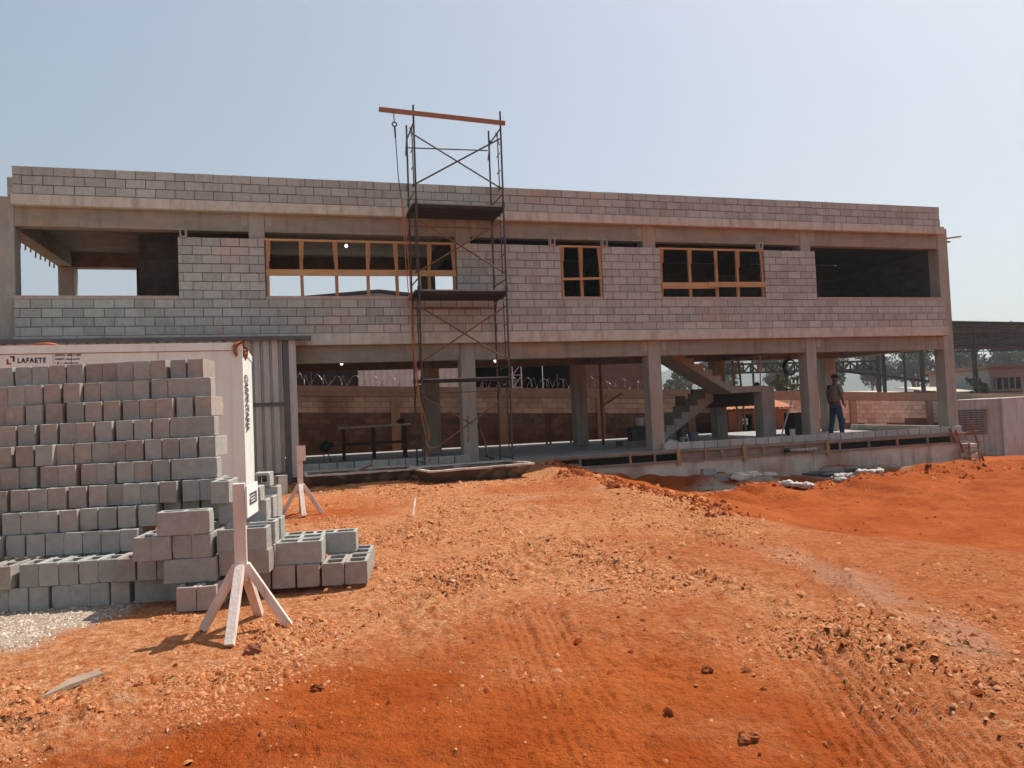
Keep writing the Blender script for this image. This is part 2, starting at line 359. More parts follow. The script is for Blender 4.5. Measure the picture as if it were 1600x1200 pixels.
def orange_mask(X, Y):
    j1 = .75*fbm(X, Y, 1.0, 5, 51, .6); j2 = .75*fbm(X, Y, 1.0, 5, 77, .6)
    acc = 0
    for ox, oy in ((0, 0), (.3, 0), (-.3, 0), (0, .35), (0, -.35), (.6, .2), (-.6, -.2), (.2, .7), (-.2, -.7)):
        acc = acc + inpoly(X+j1+ox, Y+j2+oy, POLY_A)*1.0 + .85*inpoly(X+j1+ox, Y+j2+oy, POLY_B)
    acc = acc/9*(.62+.38*sst(-.3, .3, fbm(X, Y, .8, 4, 305)))
    o = np.maximum(acc, .95*sst(-.25, .5, ridge_d(X, Y)+.3*fbm(X, Y, .9, 3, 5)))
    o = np.maximum(o, .6*sst(8.2, 9.6, X+.5*fbm(X, Y, .8, 3, 9))*sst(-9.5, -11.5, Y))
    o = np.maximum(o, .08+.55*sst(.08, .48, fbm(X, Y, .42, 4, 63)))
    return np.clip(o, 0, 1)
def grey_mask(X, Y):
    g = np.zeros_like(X)
    for (cx, cy), r in GREY:
        g = np.maximum(g, sst(1.25, .35, np.hypot(X-cx, Y-cy)/r+.55*fbm(X, Y, 2.2, 4, 41)))
    for (x0, y0), (x1, y1) in STREAK:
        dx, dy = x1-x0, y1-y0; t = np.clip(((X-x0)*dx+(Y-y0)*dy)/(dx*dx+dy*dy), 0, 1); d = np.hypot(X-x0-dx*t, Y-y0-dy*t)
        g = np.maximum(g, sst(.32, .02, d+.20*fbm(X, Y, 1.7, 4, 45))*sst(-.35, .35, fbm(X, Y, 1.9, 4, 47))*.3)
    return g

def dirt_material():
    m = bpy.data.materials.new('red_earth'); m.use_nodes = True
    n = m.node_tree.nodes; l = m.node_tree.links; b = n['Principled BSDF']
    b.inputs['Roughness'].default_value = 1.0; b.inputs['Specular IOR Level'].default_value = .08
    tc = n.new('ShaderNodeTexCoord')
    def noise(sc, det=8, ro=.62):
        q = n.new('ShaderNodeTexNoise'); q.inputs['Scale'].default_value = sc; q.inputs['Detail'].default_value = det
        q.inputs['Roughness'].default_value = ro; l.new(tc.outputs['Object'], q.inputs['Vector']); return q.outputs[0]
    def mix(f, a, b2, fac=None):
        q = n.new('ShaderNodeMix'); q.data_type = 'RGBA'
        if f is not None: l.new(f, q.inputs[0])
        for sck, v in ((6, a), (7, b2)):
            if isinstance(v, tuple): q.inputs[sck].default_value = (*v, 1)
            else: l.new(v, q.inputs[sck])
        return q.outputs[2]
    def rng_(s, a, b2, c=0, d=1):
        q = n.new('ShaderNodeMapRange'); l.new(s, q.inputs[0])
        for i, v in enumerate((a, b2, c, d)): q.inputs[i+1].default_value = v
        return q.outputs[0]
    at = n.new('ShaderNodeAttribute'); at.attribute_name = 'soil'
    sp = n.new('ShaderNodeSeparateColor'); l.new(at.outputs['Color'], sp.inputs[0])
    big = noise(.9); mid = noise(4.5); fine = noise(22); grain = noise(120, 3)
    orange = mix(rng_(mid, .35, .65), (.375, .077, .0125), (.30, .054, .008))
    orange = mix(rng_(big, .42, .62, 0, .6), orange, (.45, .118, .028))
    orange = mix(rng_(noise(3.2, 10, .7), .54, .68, 0, .4), orange, (.23, .042, .008))
    tan = mix(rng_(mid, .35, .65), (.52, .21, .09), (.42, .14, .048))
    tan = mix(rng_(fine, .46, .62, 0, .75), tan, (.64, .36, .20))
    tan = mix(rng_(noise(9), .55, .68, 0, .7), tan, (.36, .095, .024))
    col = mix(sp.outputs[0], tan, orange)
    gcol = mix(rng_(fine, .38, .62), (.56, .45, .36), (.38, .28, .21))
    col = mix(sp.outputs[1], col, gcol)
    col = mix(rng_(noise(32, 6, .7), .55, .66, 0, .6), col, (.14, .031, .008))
    l.new(col, b.inputs['Base Color'])
    ad = n.new('ShaderNodeMath'); ad.operation = 'MULTIPLY_ADD'; l.new(fine, ad.inputs[0]); ad.inputs[1].default_value = 1.3
    a2 = n.new('ShaderNodeMath'); a2.operation = 'MULTIPLY_ADD'; l.new(noise(9, 6, .7), a2.inputs[0]); a2.inputs[1].default_value = 2.6
    a3 = n.new('ShaderNodeMath'); a3.operation = 'MULTIPLY'; l.new(grain, a3.inputs[0]); a3.inputs[1].default_value = .45
    l.new(a3.outputs[0], a2.inputs[2]); l.new(a2.outputs[0], ad.inputs[2])
    bp = n.new('ShaderNodeBump'); bp.inputs['Strength'].default_value = .95; bp.inputs['Distance'].default_value = .03
    l.new(ad.outputs[0], bp.inputs['Height']); l.new(bp.outputs[0], b.inputs['Normal'])
    return m
MT['dirt'] = dirt_material()

def fast_mesh(name, V, F, mats, attr=None, smooth=False, mi=None):
    me = bpy.data.meshes.new(name); k = F.shape[1]
    me.vertices.add(len(V)); me.vertices.foreach_set('co', np.ascontiguousarray(V, np.float32).ravel())
    me.loops.add(F.size); me.loops.foreach_set('vertex_index', np.ascontiguousarray(F, np.int32).ravel())
    me.polygons.add(len(F)); me.polygons.foreach_set('loop_start', np.arange(0, F.size, k, dtype=np.int32))
    me.polygons.foreach_set('loop_total', np.full(len(F), k, np.int32))
    for q in mats: me.materials.append(q)
    if mi is not None: me.polygons.foreach_set('material_index', mi.astype(np.int32))
    if smooth: me.polygons.foreach_set('use_smooth', np.ones(len(F), bool))
    me.update(calc_edges=True)
    if attr is not None:
        ca = me.color_attributes.new('soil', 'FLOAT_COLOR', 'POINT'); ca.data.foreach_set('color', attr.astype(np.float32).ravel())
    o = bpy.data.objects.new(name, me); C.objects.link(o)
    return o

def build_ground():
    cx, cy = 5.647, -17.803; yaw = 0.2833
    fine = np.radians(np.arange(-58, 58.01, .2)); coarse = np.radians(np.arange(62, 299, 4.0))
    ang = np.concatenate([fine, coarse])+yaw
    r = [0.35]
    while r[-1] < 1500: r.append(r[-1]*(1.0085 if r[-1] < 45 else 1.05)+.002)
    r = np.array(r); na, nr = len(ang), len(r)
    A, Rr = np.meshgrid(ang, r); X = cx+Rr*np.sin(A); Y = cy+Rr*np.cos(A)
    Z = gheight(X, Y)
    V = np.stack([X, Y, Z], -1).reshape(-1, 3)
    i = np.arange(nr-1)[:, None]; j = np.arange(na)[None, :]; j2 = (j+1) % na
    F = np.stack([i*na+j+0*j2, i*na+j2, (i+1)*na+j2, (i+1)*na+j], -1).reshape(-1, 4)
    V = np.vstack([V, [[cx, cy, gz(cx, cy)]]])
    o_ = orange_mask(X, Y).ravel(); g_ = grey_mask(X, Y).ravel()
    o_ = np.append(o_, .5); g_ = np.append(g_, 0)
    at = np.stack([o_, g_, 0*o_, 0*o_+1], -1)
    o = fast_mesh('ground', V, F[:, ::-1], [MT['dirt']], at, smooth=True)
    tag(o, kind='structure')
build_ground()

def stone_mat(name, cols):
    m = bpy.data.materials.new(name); m.use_nodes = True
    n = m.node_tree.nodes; l = m.node_tree.links; b = n['Principled BSDF']
    b.inputs['Roughness'].default_value = 1; b.inputs['Specular IOR Level'].default_value = .1
    g = n.new('ShaderNodeNewGeometry'); cr = n.new('ShaderNodeValToRGB'); cr.color_ramp.interpolation = 'LINEAR'
    el = cr.color_ramp.elements
    while len(el) < len(cols): el.new(.5)
    for i, (p, c) in enumerate(cols): el[i].position = p; el[i].color = (*c, 1)
    l.new(g.outputs['Random Per Island'], cr.inputs[0])
    nz = n.new('ShaderNodeTexNoise'); nz.inputs['Scale'].default_value = 60; tc = n.new('ShaderNodeTexCoord'); l.new(tc.outputs['Object'], nz.inputs['Vector'])
    hs = n.new('ShaderNodeHueSaturation'); mr = n.new('ShaderNodeMapRange'); mr.inputs[3].default_value = .75; mr.inputs[4].default_value = 1.25
    l.new(nz.outputs[0], mr.inputs[0]); l.new(mr.outputs[0], hs.inputs['Value']); l.new(cr.outputs[0], hs.inputs['Color'])
    l.new(hs.outputs[0], b.inputs['Base Color'])
    return m
MT['chips'] = stone_mat('rubble_chips', [(0, (.16, .042, .012)), (.25, (.33, .105, .036)), (.65, (.46, .185, .08)), (.97, (.50, .24, .12)), (1, (.54, .36, .24))])
MT['clods'] = stone_mat('earth_clods', [(0, (.10, .02, .005)), (.45, (.22, .045, .010)), (.8, (.34, .085, .022)), (1, (.48, .20, .085))])
MT['greychips'] = stone_mat('grey_gravel', [(0, (.24, .18, .14)), (.5, (.48, .39, .31)), (1, (.64, .55, .46))])

def scatter(name, P, S, mat_, flat=.5, base='octa'):
    """angular chips at points P (n,2) with sizes S baked into one mesh"""
    n = len(P)
    if base == 'octa':
        bv = np.array([[1, 0, -.3], [.1, .9, -.3], [-.9, .2, -.3], [-.1, -.9, -.3], [.45, .1, .8], [-.35, .25, .7], [-.05, -.45, .55]])
        bf = np.array([[4, 5, 6], [0, 1, 4], [1, 5, 4], [1, 2, 5], [2, 6, 5], [2, 3, 6], [3, 0, 6], [0, 4, 6]])
    else:
        bm = bmesh.new(); bmesh.ops.create_icosphere(bm, subdivisions=2, radius=1)
        bv = np.array([v.co[:] for v in bm.verts]); bf = np.array([[v.index for v in f.verts] for f in bm.faces]); bm.free()
    k = len(bv)
    V = np.repeat(bv[None], n, 0)
    if base == 'octa': V = V*(1+rng.uniform(-.38, .38, V.shape))
    else:
        ph = rng.uniform(0, 6.28, (n, 1, 6))
        q = 1+.22*np.sin(2.3*V[..., :1]+ph[..., :1])*np.sin(2.1*V[..., 1:2]+ph[..., 1:2])+.16*np.sin(4.7*V[..., :1]+ph[..., 2:3])*np.sin(4.1*V[..., 2:3]+ph[..., 3:4])+rng.uniform(-.1, .1, V[..., :1].shape)
        V = V*q
    V = V*np.stack([rng.uniform(.7, 1.3, n), rng.uniform(.6, 1.1, n), flat*rng.uniform(.6, 1.4, n)], -1)[:, None, :]
    t = rng.uniform(0, 6.28, n); tl = rng.normal(0, .25, n)
    ca, sa = np.cos(t)[:, None], np.sin(t)[:, None]
    x = V[..., 0]; y = V[..., 1]; z = V[..., 2]+x*tl[:, None]
    V = np.stack([x*ca-y*sa, x*sa+y*ca, z], -1)*S[:, None, None]
    Z = gheight(P[:, 0], P[:, 1])+S*flat*.12
    V += np.stack([P[:, 0], P[:, 1], Z], -1)[:, None, :]
    F = bf[None]+(np.arange(n)*k)[:, None, None]
    return fast_mesh(name, V.reshape(-1, 3), F.reshape(-1, 3), [mat_])

def build_rubble():
    cx, cy, yaw = 5.647, -17.803, .2833
    N = 1200000
    a = rng.uniform(math.radians(-48), math.radians(48), N)+yaw
    r = 2.6*np.exp(rng.uniform(0, math.log(21/2.6), N))
    X = cx+r*np.sin(a); Y = cy+r*np.cos(a)
    o_ = orange_mask(X, Y); g_ = grey_mask(X, Y); e = ridge_d(X, Y)
    cl = fbm(X, Y, 1.3, 4, 201); cl2 = fbm(X, Y, .5, 3, 211)
    p = sst(-.2, .5, cl+.5*cl2+.5*fbm(X, Y, 4.5, 3, 221))*(1-o_)**1.2*.95+.004
    p = p*(Y < -.3)*np.where(e > .3, .25, 1)
    for bx in ((0, 5.0, -11.4, -9.2), (5.0, 6.3, -11.5, -10.3), (-2, 5.0, -6, -3)):
        p = p*~((X > bx[0]) & (X < bx[1]) & (Y > bx[2]) & (Y < bx[3]))
    keep = rng.uniform(0, 1, N) < p*.5
    P = np.stack([X, Y], -1)[keep]; rr = r[keep]; gg = g_[keep]
    S = np.clip(.0062*np.exp(rng.normal(0, .62, len(P))), .0025, .032)*(.75+.06*rr)
    k = (gg > .45) & (P[:, 0] < 5.5)
    tag(scatter('rubble', P[~k], S[~k], MT['chips'], .6), 'small broken tan rubble chips strewn over the red earth', 'rubble', kind='stuff')
    # grey gravel round the block pile
    M_ = 9000; X = rng.uniform(2, 5.2, M_); Y = rng.uniform(-12.6, -10.9, M_)
    kk = rng.uniform(0, 1, M_) < grey_mask(X, Y)*.8
    P2 = np.vstack([np.stack([X, Y], -1)[kk], P[k]]); S2 = np.clip(.009*np.exp(rng.normal(0, .45, len(P2))), .004, .03)
    tag(scatter('gravel', P2, S2, MT['greychips'], .55), 'pale grey gravel and cement dust by the block pile', 'gravel', kind='stuff')
    # clods along the edge of the raised pad
    n = 2600; t = rng.uniform(0, 1, n)**.8; Yc = -.7-8.9*t
    e0 = np.interp(Yc, [-13, -11.2, -9.1, -6.6, -3.4, -1.2, 0], [11.6, 11.05, 10.85, 11.0, 11.3, 11.6, 12.0])
    Xc = e0+rng.normal(.1, .2, n)+.15*np.sin(Yc*2.1)
    S = np.clip(.026*np.exp(rng.normal(0, .6, n)), .01, .11)*np.interp(t, [0, .15, .6, 1], [.9, 1.2, 1, .55])
    # heaps in the low strip in front of the foundation
    n2 = 900; X2 = rng.uniform(13, 25.5, n2); Y2 = -2.6+rng.normal(0, .45, n2)+.02*(X2-18); s2 = np.clip(.026*np.exp(rng.normal(0, .6, n2)), .01, .10)
    n3 = 420; X3 = rng.uniform(12.5, 40, n3); Y3 = rng.uniform(-10, -1, n3); s3 = np.clip(.022*np.exp(rng.normal(0, .5, n3)), .01, .07)
    n4 = 150; X4 = rng.uniform(4.4, 10, n4); Y4 = rng.uniform(-16, -12.4, n4); s4 = np.clip(.014*np.exp(rng.normal(0, .5, n4)), .006, .035)
    P = np.vstack([np.stack([Xc, Yc], -1), np.stack([X2, Y2], -1), np.stack([X3, Y3], -1), np.stack([X4, Y4], -1)]); S = np.concatenate([S, s2, s3, s4])
    tag(scatter('earth_clods', P, S, MT['clods'], .7, 'octa'), 'dark red earth clods along the edge of the raised pad', 'earth', kind='stuff')
build_rubble()

# ------------------------------------------------------------------ building
BLD = thing('unfinished_building', 'long two storey grey block building still under construction behind the scaffold tower', 'building', (0, 0, 0))
def bpart(name, mb, m, **k): return mb.build(name, m, BLD, **k)

def block_courses(mb, x0, x1, z0, n, y0, th, phase=0., mi=0, ends=True, lift=None, seed=1):
    rd = random.Random(seed)
    for c in range(n):
        z = z0+c*.2; off = (0.0 if (c % 2 == 0) else .2)+phase
        k = math.floor((x0-off)/.4)
        while True:
            a = off+k*.4; b = a+.4; k += 1
            if a >= x1-1e-4: break
            a = max(a, x0); b = min(b, x1)
            if b-a < .06: continue
            j = rd.uniform(-.003, .003); g = rd.uniform(.005, .0095)
            dz = rd.uniform(-.003, .003)
            mb.box(a+g, b-g, y0+j, y0+th, z+.009+dz, z+.191+dz, 0 if mi is None else mi, sh=lift)
# ground slab and foundation
m = MB(); m.box(-6, 25.0, .0, 8.0, -.10, 0, 0); m.box(-6, 25.0, .34, 7.9, -.9, -.104, 1); bpart('floor_slab', m, [MT['conc_slab'], MT['soffit_shade']])  # core coloured near-black to stand for shade in the edge recess
m = MB(); m.box(11.4, 25.05, -.06, .336, -1.9, -.305); m.box(-6, 11.396, .1, .336, -1.2, -.12); bpart('foundation_wall', m, MT['conc_found'])
# columns
CX = [(-.42, -.02), (4.70, 5.05), (9.57, 9.94), (14.69, 15.06), (19.66, 20.0), (24.6, 24.98)]
for i, (a, b) in enumerate(CX):
    for (z0, z1) in ((0, 3.2), (3.2, 6.24)):
        m = MB()
        if z0 == 0: m.box(a, b, .14, .52, z0+.002, z1-.27)
        else: m.box(a, b, .14, .52, 2.93, z1)
        bpart('column', m, MT['conc_col'], bevel=.008)
for i, (a, b) in enumerate(((-.40, -.02), (4.5, 4.86), (9.40, 9.84), (14.25, 14.65), (19.36, 19.76), (23.85, 24.3))):
    m = MB(); m.box(a, b, 4.53, 4.935, .002, 5.596 if i < 3 else 2.618 if i > 2 else 5.596)
    bpart('column', m, MT['conc_col'], bevel=.008)
# corbel patches at the column heads
# beams
def beam(x0, x1, y0, y1, z0, z1, mm='conc_beam'):
    m = MB(); m.box(x0, x1, y0, y1, z0, z1); bpart('beam', m, MT[mm], bevel=.006)
for k in range(5):
    a = CX[k][1]+.002; b = CX[k+1][0]-.002
    beam(a, b, .152, .40, 2.53, 2.935); beam(a, b, .152, .40, 5.61, 6.025)
    a2_, b2_ = CX[k][0], CX[k+1][0]-.004
    beam(a2_, b2_ + (.38 if k == 4 else 0), 4.58, 4.90, 2.62, 2.895, 'conc_dark'); beam(a2_, b2_ + (.38 if k == 4 else 0), 4.58, 4.90, 5.60, 5.98, 'conc_dark' if k < 2 else 'soffit_shade')
beam(-.40, -.06, .54, 4.54, 5.61, 5.98); beam(24.62, 24.96, .54, 4.578, 5.61, 5.98, 'soffit_shade')
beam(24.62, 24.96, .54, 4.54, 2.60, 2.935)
for k in (1, 2, 3, 4): beam(CX[k][0]+.03, CX[k][1]-.03, .54, 4.54, 2.62, 2.895, 'conc_dark'); beam(CX[k][0]+.03, CX[k][1]-.03, .54, 4.54, 5.66, 5.98, 'soffit_shade')
# slabs with projecting edges
m = MB(); m.box(-.02, 24.66, -.03, 5.0, 2.94, 3.215); bpart('floor_ledge', m, MT['conc_ledge'], bevel=.01)
m = MB(); m.box(-.03, 24.72, -.03, 5.1, 6.03, 6.26); m.box(-.42, -.032, .53, 5.1, 6.03, 6.25); bpart('roof_slab', m, MT['conc_ledge'], bevel=.01)
m = MB(); m.box(-.40, 24.6, .42, 4.99, 2.90, 2.936); m.box(-.40, 22.38, 5.0, 7.9, 2.90, 2.936); m.box(9.8, 24.9, .42, 4.56, 5.985, 6.021, 0); m.box(-.41, 9.796, .42, 4.56, 5.985, 6.021, 1); bpart('ceiling', m, [MT['soffit_shade'], MT['conc_dark']])  # strip behind the back beams is the soffit of the added rear slab
m = MB(); m.box(-.42, 22.4, 5.002, 7.95, 2.94, 3.16); bpart('rear_shade_slab', m, MT['conc_ledge'])  # unseen rear slab, added to keep sun off the ground slab
# parapet
m = MB(); block_courses(m, 0, 24.6, 6.27, 3, 0.0, .14, phase=-.02, seed=3); m.box(.01, 24.59, .012, .13, 6.262, 6.862, 1)
for c in range(2):
    for k in range(12): m.box(-.14, -.004, .16+k*.4, .54+k*.4, 6.27+c*.2, 6.46+c*.2, 0)
bpart('parapet', m, [MT['block'], MT['mortar']])
# upper front wall
m = MB(); block_courses(m, 0, 24.6, 3.222, 1, -.0, .13, phase=.1, mi=1, seed=4); block_courses(m, 0, 24.6, 3.422, 3, -.0, .13, phase=.3, seed=5)
m.box(.01, 24.59, .008, .12, 3.216, 4.018, 2)
for (a, b) in ((3.2, 5.04), (9.54, 12.27), (13.42, 15.11), (18.33, 20.03)):
    block_courses(m, a, b, 4.022, 7, -.0, .13, phase=.1, seed=int(a*10)); m.box(a+.012, b-.012, .010, .12, 4.02, 5.415, 2)
for (a, b) in ((0, 3.196), (5.044, 9.536), (12.274, 13.416), (15.114, 18.326), (20.034, 24.58)):
    m.box(a+.004, b-.004, -.004, .135, 4.02, 4.095, 3)
bpart('block_wall', m, [MT['block'], MT['block_low'], MT['mortar'], MT['mortar_cap']])
# interior partitions and back walls, upper floor
def ipart(x0, x1, y0, y1, z0, n, alongx, name='partition_wall'):
    m = MB(); rd = random.Random(int(x0*7+y0*3))
    L = (x1-x0) if alongx else (y1-y0)
    for c in range(n):
        k = 0; a = -.2*(c % 2)
        while a < L:
            p, q = max(a, 0)+.006, min(a+.4, L)-.006
            if q-p > .05:
                if alongx: m.box(x0+p, x0+q, y0, y1, z0+c*.2+.006, z0+c*.2+.194)
                else: m.box(x0, x1, y0+p, y0+q, z0+c*.2+.006, z0+c*.2+.194)
            a += .4
    if alongx: m.box(x0, x1, y0+.012, y1-.012, z0, z0+n*.2, 1)
    else: m.box(x0+.012, x1-.012, y0, y1, z0, z0+n*.2, 1)
    bpart(name, m, [MT['int_block'], MT['mortar']])
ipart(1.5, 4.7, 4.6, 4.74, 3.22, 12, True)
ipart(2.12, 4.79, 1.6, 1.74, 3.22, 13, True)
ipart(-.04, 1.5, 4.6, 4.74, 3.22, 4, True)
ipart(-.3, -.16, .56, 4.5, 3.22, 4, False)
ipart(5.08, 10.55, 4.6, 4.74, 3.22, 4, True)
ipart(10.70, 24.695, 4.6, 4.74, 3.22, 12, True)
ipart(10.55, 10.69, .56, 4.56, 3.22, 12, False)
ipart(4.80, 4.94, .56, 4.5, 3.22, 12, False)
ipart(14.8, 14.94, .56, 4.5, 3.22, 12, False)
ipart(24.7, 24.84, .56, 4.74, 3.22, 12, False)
# timber window frames
def wframe(x0, x1, posts, rail, rail_h, rail_ext=0., split=False):
    f = MB(); z0, z1 = 4.10, 5.42
    f.box(x0-.02, x1+.06, .02, .10, z1-.035, z1+.012)
    fo = bpart('window_frame', f, MT['wood_rail'])
    for k, x in enumerate(posts):
        p = MB(); ww = .075 if 0 < k < len(posts)-1 else .06
        tl = random.uniform(-.015, .015)
        p.bar((x+tl, .06, z0), (x, .06, z1-.037), ww, .06, up=(0, 1, 0))
        s = 1 if k % 2 else -1
        if k == 0: s = 1
        if k == len(posts)-1: s = -1
        p.bar((x+s*.055, .03, z1-.04), (x+s*.03, .018, z1-.40-.2*random.random()), .04, .022, up=(0, 1, 0))
        p.build('post', MT['wood'], fo)
    q = MB()
    if split:
        xm = (x0+x1)/2+.05
        q.bar((x0+.02, .018, rail-.01), (xm, .018, rail+.0), .03, rail_h, up=(0, 0, 1)); q.bar((xm-.25, -.012, rail+.02), (x1, -.012, rail+.035), .028, rail_h*.85, up=(0, 0, 1))
    else: q.bar((x0+.01, .018, rail), (x1-.01, .018, rail+.03), .03, rail_h)
    q.build('rail', MT['wood_rail'], fo)
wframe(5.05, 9.53, [5.10, 5.84, 6.64, 7.38, 8.06, 8.86, 9.48], 4.64, .15)
wframe(12.28, 13.41, [12.31, 12.83, 13.38], 4.55, .06)
wframe(15.12, 18.32, [15.15, 16.0, 16.83, 17.49, 18.28], 4.41, .17, split=True)
# low block course round the slab
def kerb(pts, name='block_kerb'):
    m = MB(); rd = random.Random(7)
    for (x, y, L, ax) in pts:
        j = rd.uniform(-.006, .006); g = rd.uniform(.007, .014)
        if ax == 'x': m.box(x+g, x+L-g, y+j, y+.14+j, .004, .19+rd.uniform(-.004, .004))
        else: m.box(x+j, x+.14+j, y+g, y+L-g, .004, .19+rd.uniform(-.004, .004))
    bpart(name, m, MT['block'], bevel=.004)
kerb([(4.9+.4*i, 0, .4, 'x') for i in range(12)])
kerb([(14.95+.4*i, 0, .4, 'x') for i in range(25)])
kerb([(24.84, .2+.4*i, .4, 'y') for i in range(11)])
# staircase
ST = MB()
def flight(x_lo, z_lo, sx, n, y0, y1, rise, run, th=.16):
    pts = []
    x, z = x_lo, z_lo
    for i in range(n):
        pts.append((x, z)); z += rise; pts.append((x, z)); x += sx*run
    pts.append((x, z)); dz = th/math.cos(math.atan(rise/run))
    low = [(x, z-dz-.02), (x_lo, z_lo-dz+.08 if z_lo > .5 else z_lo)]
    if z_lo <= .5: low = [(x, z-dz-.02), (x_lo+sx*.32, z_lo)]
    f = MB(); f.prism(pts+low, 'y', y0, y1); return f
sc_ = bpart('staircase', flight(17.95, 1.64, -1, 9, 1.4, 2.5, .178, .29, .2), MT['conc_col'])
flight(15.8, 0.002, 1, 8, 2.52, 3.6, .19, .28, .2).build('lower_flight', MT['conc_col'], sc_)
m = MB(); m.box(17.955, 19.1, 1.4, 3.6, 1.47, 1.655); m.build('landing', MT['conc_col'], sc_)
m = MB(); m.box(17.97, 20.3, 3.62, 3.76, 1.04, 1.655); m.build('landing_beam', MT['soffit_shade'], sc_)
m = MB(); m.box(18.98, 19.42, 1.38, 1.80, .002, 1.64); m.build('pillar', MT['conc_col'], sc_, bevel=.008)
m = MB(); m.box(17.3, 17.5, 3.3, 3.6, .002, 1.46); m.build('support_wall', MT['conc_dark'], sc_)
# rebar / formwork stubs under the left side beam
for k in range(11):
    y = .75+k*.36; m = MB(); m.bar((-.43, y, 5.70), (-.45, y+.03, 5.50+.03*(k % 3)), .03, .03); bpart('formwork_stub', m, MT['wood_old'])
m = MB()
m.bar((24.9, .3, 5.95), (25.62, .25, 6.04), .1, .035); m.bar((24.9, .4, 5.9), (25.36, .4, 5.90), .07, .04); m.bar((24.98, .3, 5.80), (25.12, .3, 5.98), .05, .06)
bpart('formwork_offcut', m, MT['wood_old'])
# column head patches
for k in (1, 2, 3, 4):
    for z in (2.62, 5.70):
        for sx in (CX[k][0]-.16, CX[k][1]+.02):
            m = MB(); m.box(sx, sx+.14, .146, .152, z+.05, z+.29); bpart('patch', m, MT['conc_col'])

# ------------------------------------------------------------------ timber formwork along the slab edge
FW = thing('timber_formwork', 'long timber formwork rails and posts along the edge of the concrete slab', 'formwork', (18, -.05, -.3))
m = MB(); m.bar((10.4, -.07, -.035), (25.02, -.07, -.03), .05, .055); m.build('top_rail', MT['wood_old'], FW)
m = MB(); m.bar((12.5, -.09, -.30), (25.02, -.09, -.295), .05, .05); m.build('bottom_rail', MT['wood_old'], FW)
px_ = [10.6, 11.8, 12.5, 13.9, 14.6, 15.3, 16.1, 16.6, 17.3, 17.9, 18.6, 19.3, 20.0, 20.4, 21.4, 22.4, 23.5, 24.4]
for k, x in enumerate(px_):
    m = MB(); big = k in (5, 8, 12); wd = .09 if big else .05
    m.bar((x, -.11, -.05 if not big else .03), (x+.01, -.11, -.28 if not big else -.42), wd, .045, up=(0, 1, 0)); m.build('post', MT['wood'] if big or k % 3 == 0 else MT['wood_old'], FW)
for (a, b) in ((15.35, 17.3), (17.35, 20.0)):
    m = MB(); m.box(a, b, -.03, -.012, -.27, -.065); m.build('board', MT['wood_old'], FW)

# ------------------------------------------------------------------ concrete blocks
def block_mesh(name, W, L, H, mats, holes=2, seed=0):
    """hollow block: W along x, L along y, H along z (holes vertical), base at z=0, centre at origin"""
    rd = random.Random(seed)
    wt = .028
    xs = [-W/2, -W/2+wt, W/2-wt, W/2]
    if holes == 2: ys = [-L/2, -L/2+wt, -wt/2, wt/2, L/2-wt, L/2]; hc = [(1, 1), (1, 3)]
    else: ys = [-L/2, -L/2+wt, L/2-wt, L/2]; hc = [(1, 1)]
    bm = bmesh.new(); V = {}
    for zi, z in enumerate((0, H)):
        for i, x in enumerate(xs):
            for j, y in enumerate(ys):
                tz = z
                V[i, j, zi] = bm.verts.new((x, y, tz))
    nx, ny = len(xs), len(ys)
    for zi in (0, 1):
        for i in range(nx-1):
            for j in range(ny-1):
                if (i, j) in hc: continue
                q = [V[i, j, zi], V[i+1, j, zi], V[i+1, j+1, zi], V[i, j+1, zi]]
                bm.faces.new(q if zi else q[::-1])
    for i in range(nx-1):
        for j in (0, ny-1):
            bm.faces.new([V[i, j, 0], V[i+1, j, 0], V[i+1, j, 1], V[i, j, 1]])
    for j in range(ny-1):
        for i in (0, nx-1):
            bm.faces.new([V[i, j, 0], V[i, j+1, 0], V[i, j+1, 1], V[i, j, 1]])
    for (i, j) in hc:
        for (a, b) in (((i, j), (i+1, j)), ((i+1, j), (i+1, j+1)), ((i+1, j+1), (i, j+1)), ((i, j+1), (i, j))):
            bm.faces.new([V[a[0], a[1], 0], V[b[0], b[1], 0], V[b[0], b[1], 1], V[a[0], a[1], 1]])
    bmesh.ops.recalc_face_normals(bm, faces=bm.faces)
    eds = [e for e in bm.edges if len(e.link_faces) == 2 and e.calc_face_angle(0) > 1.0]
    bmesh.ops.bevel(bm, geom=eds, offset=.005, segments=2, affect='EDGES', profile=.5)
    bmesh.ops.subdivide_edges(bm, edges=[e for e in bm.edges if e.calc_length() > .1], cuts=2, use_grid_fill=True)
    for v in bm.verts:
        v.co += Vector((rd.uniform(-1, 1), rd.uniform(-1, 1), rd.uniform(-1, 1)))*.0011
        # worn corners
    for c in range(3):
        p = Vector((rd.choice((-W/2, W/2)), rd.choice((-L/2, L/2)), rd.choice((0, H)))); rr = rd.uniform(.012, .03)
        for v in bm.verts:
            d = (v.co-p).length
            if d < rr: v.co += (Vector((0, 0, H/2))-p).normalized()*(rr-d)*.45
    me = bpy.data.meshes.new(name); bm.to_mesh(me); bm.free(); me.materials.append(mats); me['W'] = W; me['L'] = L; return me
BM15 = [block_mesh('narrow_block', .147, .40, .186, MT['pile_block'], 2, s) for s in range(4)] + [block_mesh('narrow_block', .147, .40, .186, MT['pile_block_warm'], 2, s) for s in range(4, 6)]
BM19 = [block_mesh('wide_block', .185, .39, .187, MT['pile_block'], 2, 20+s) for s in range(3)] + [block_mesh('wide_block', .185, .39, .187, MT['pile_block_warm'], 2, 30+s) for s in range(2)]
BMH = block_mesh('half_block', .14, .19, .17, MT['pile_block'], 1, 50)
BMS = block_mesh('half_block', .135, .125, .17, MT['pile_block'], 1, 51)
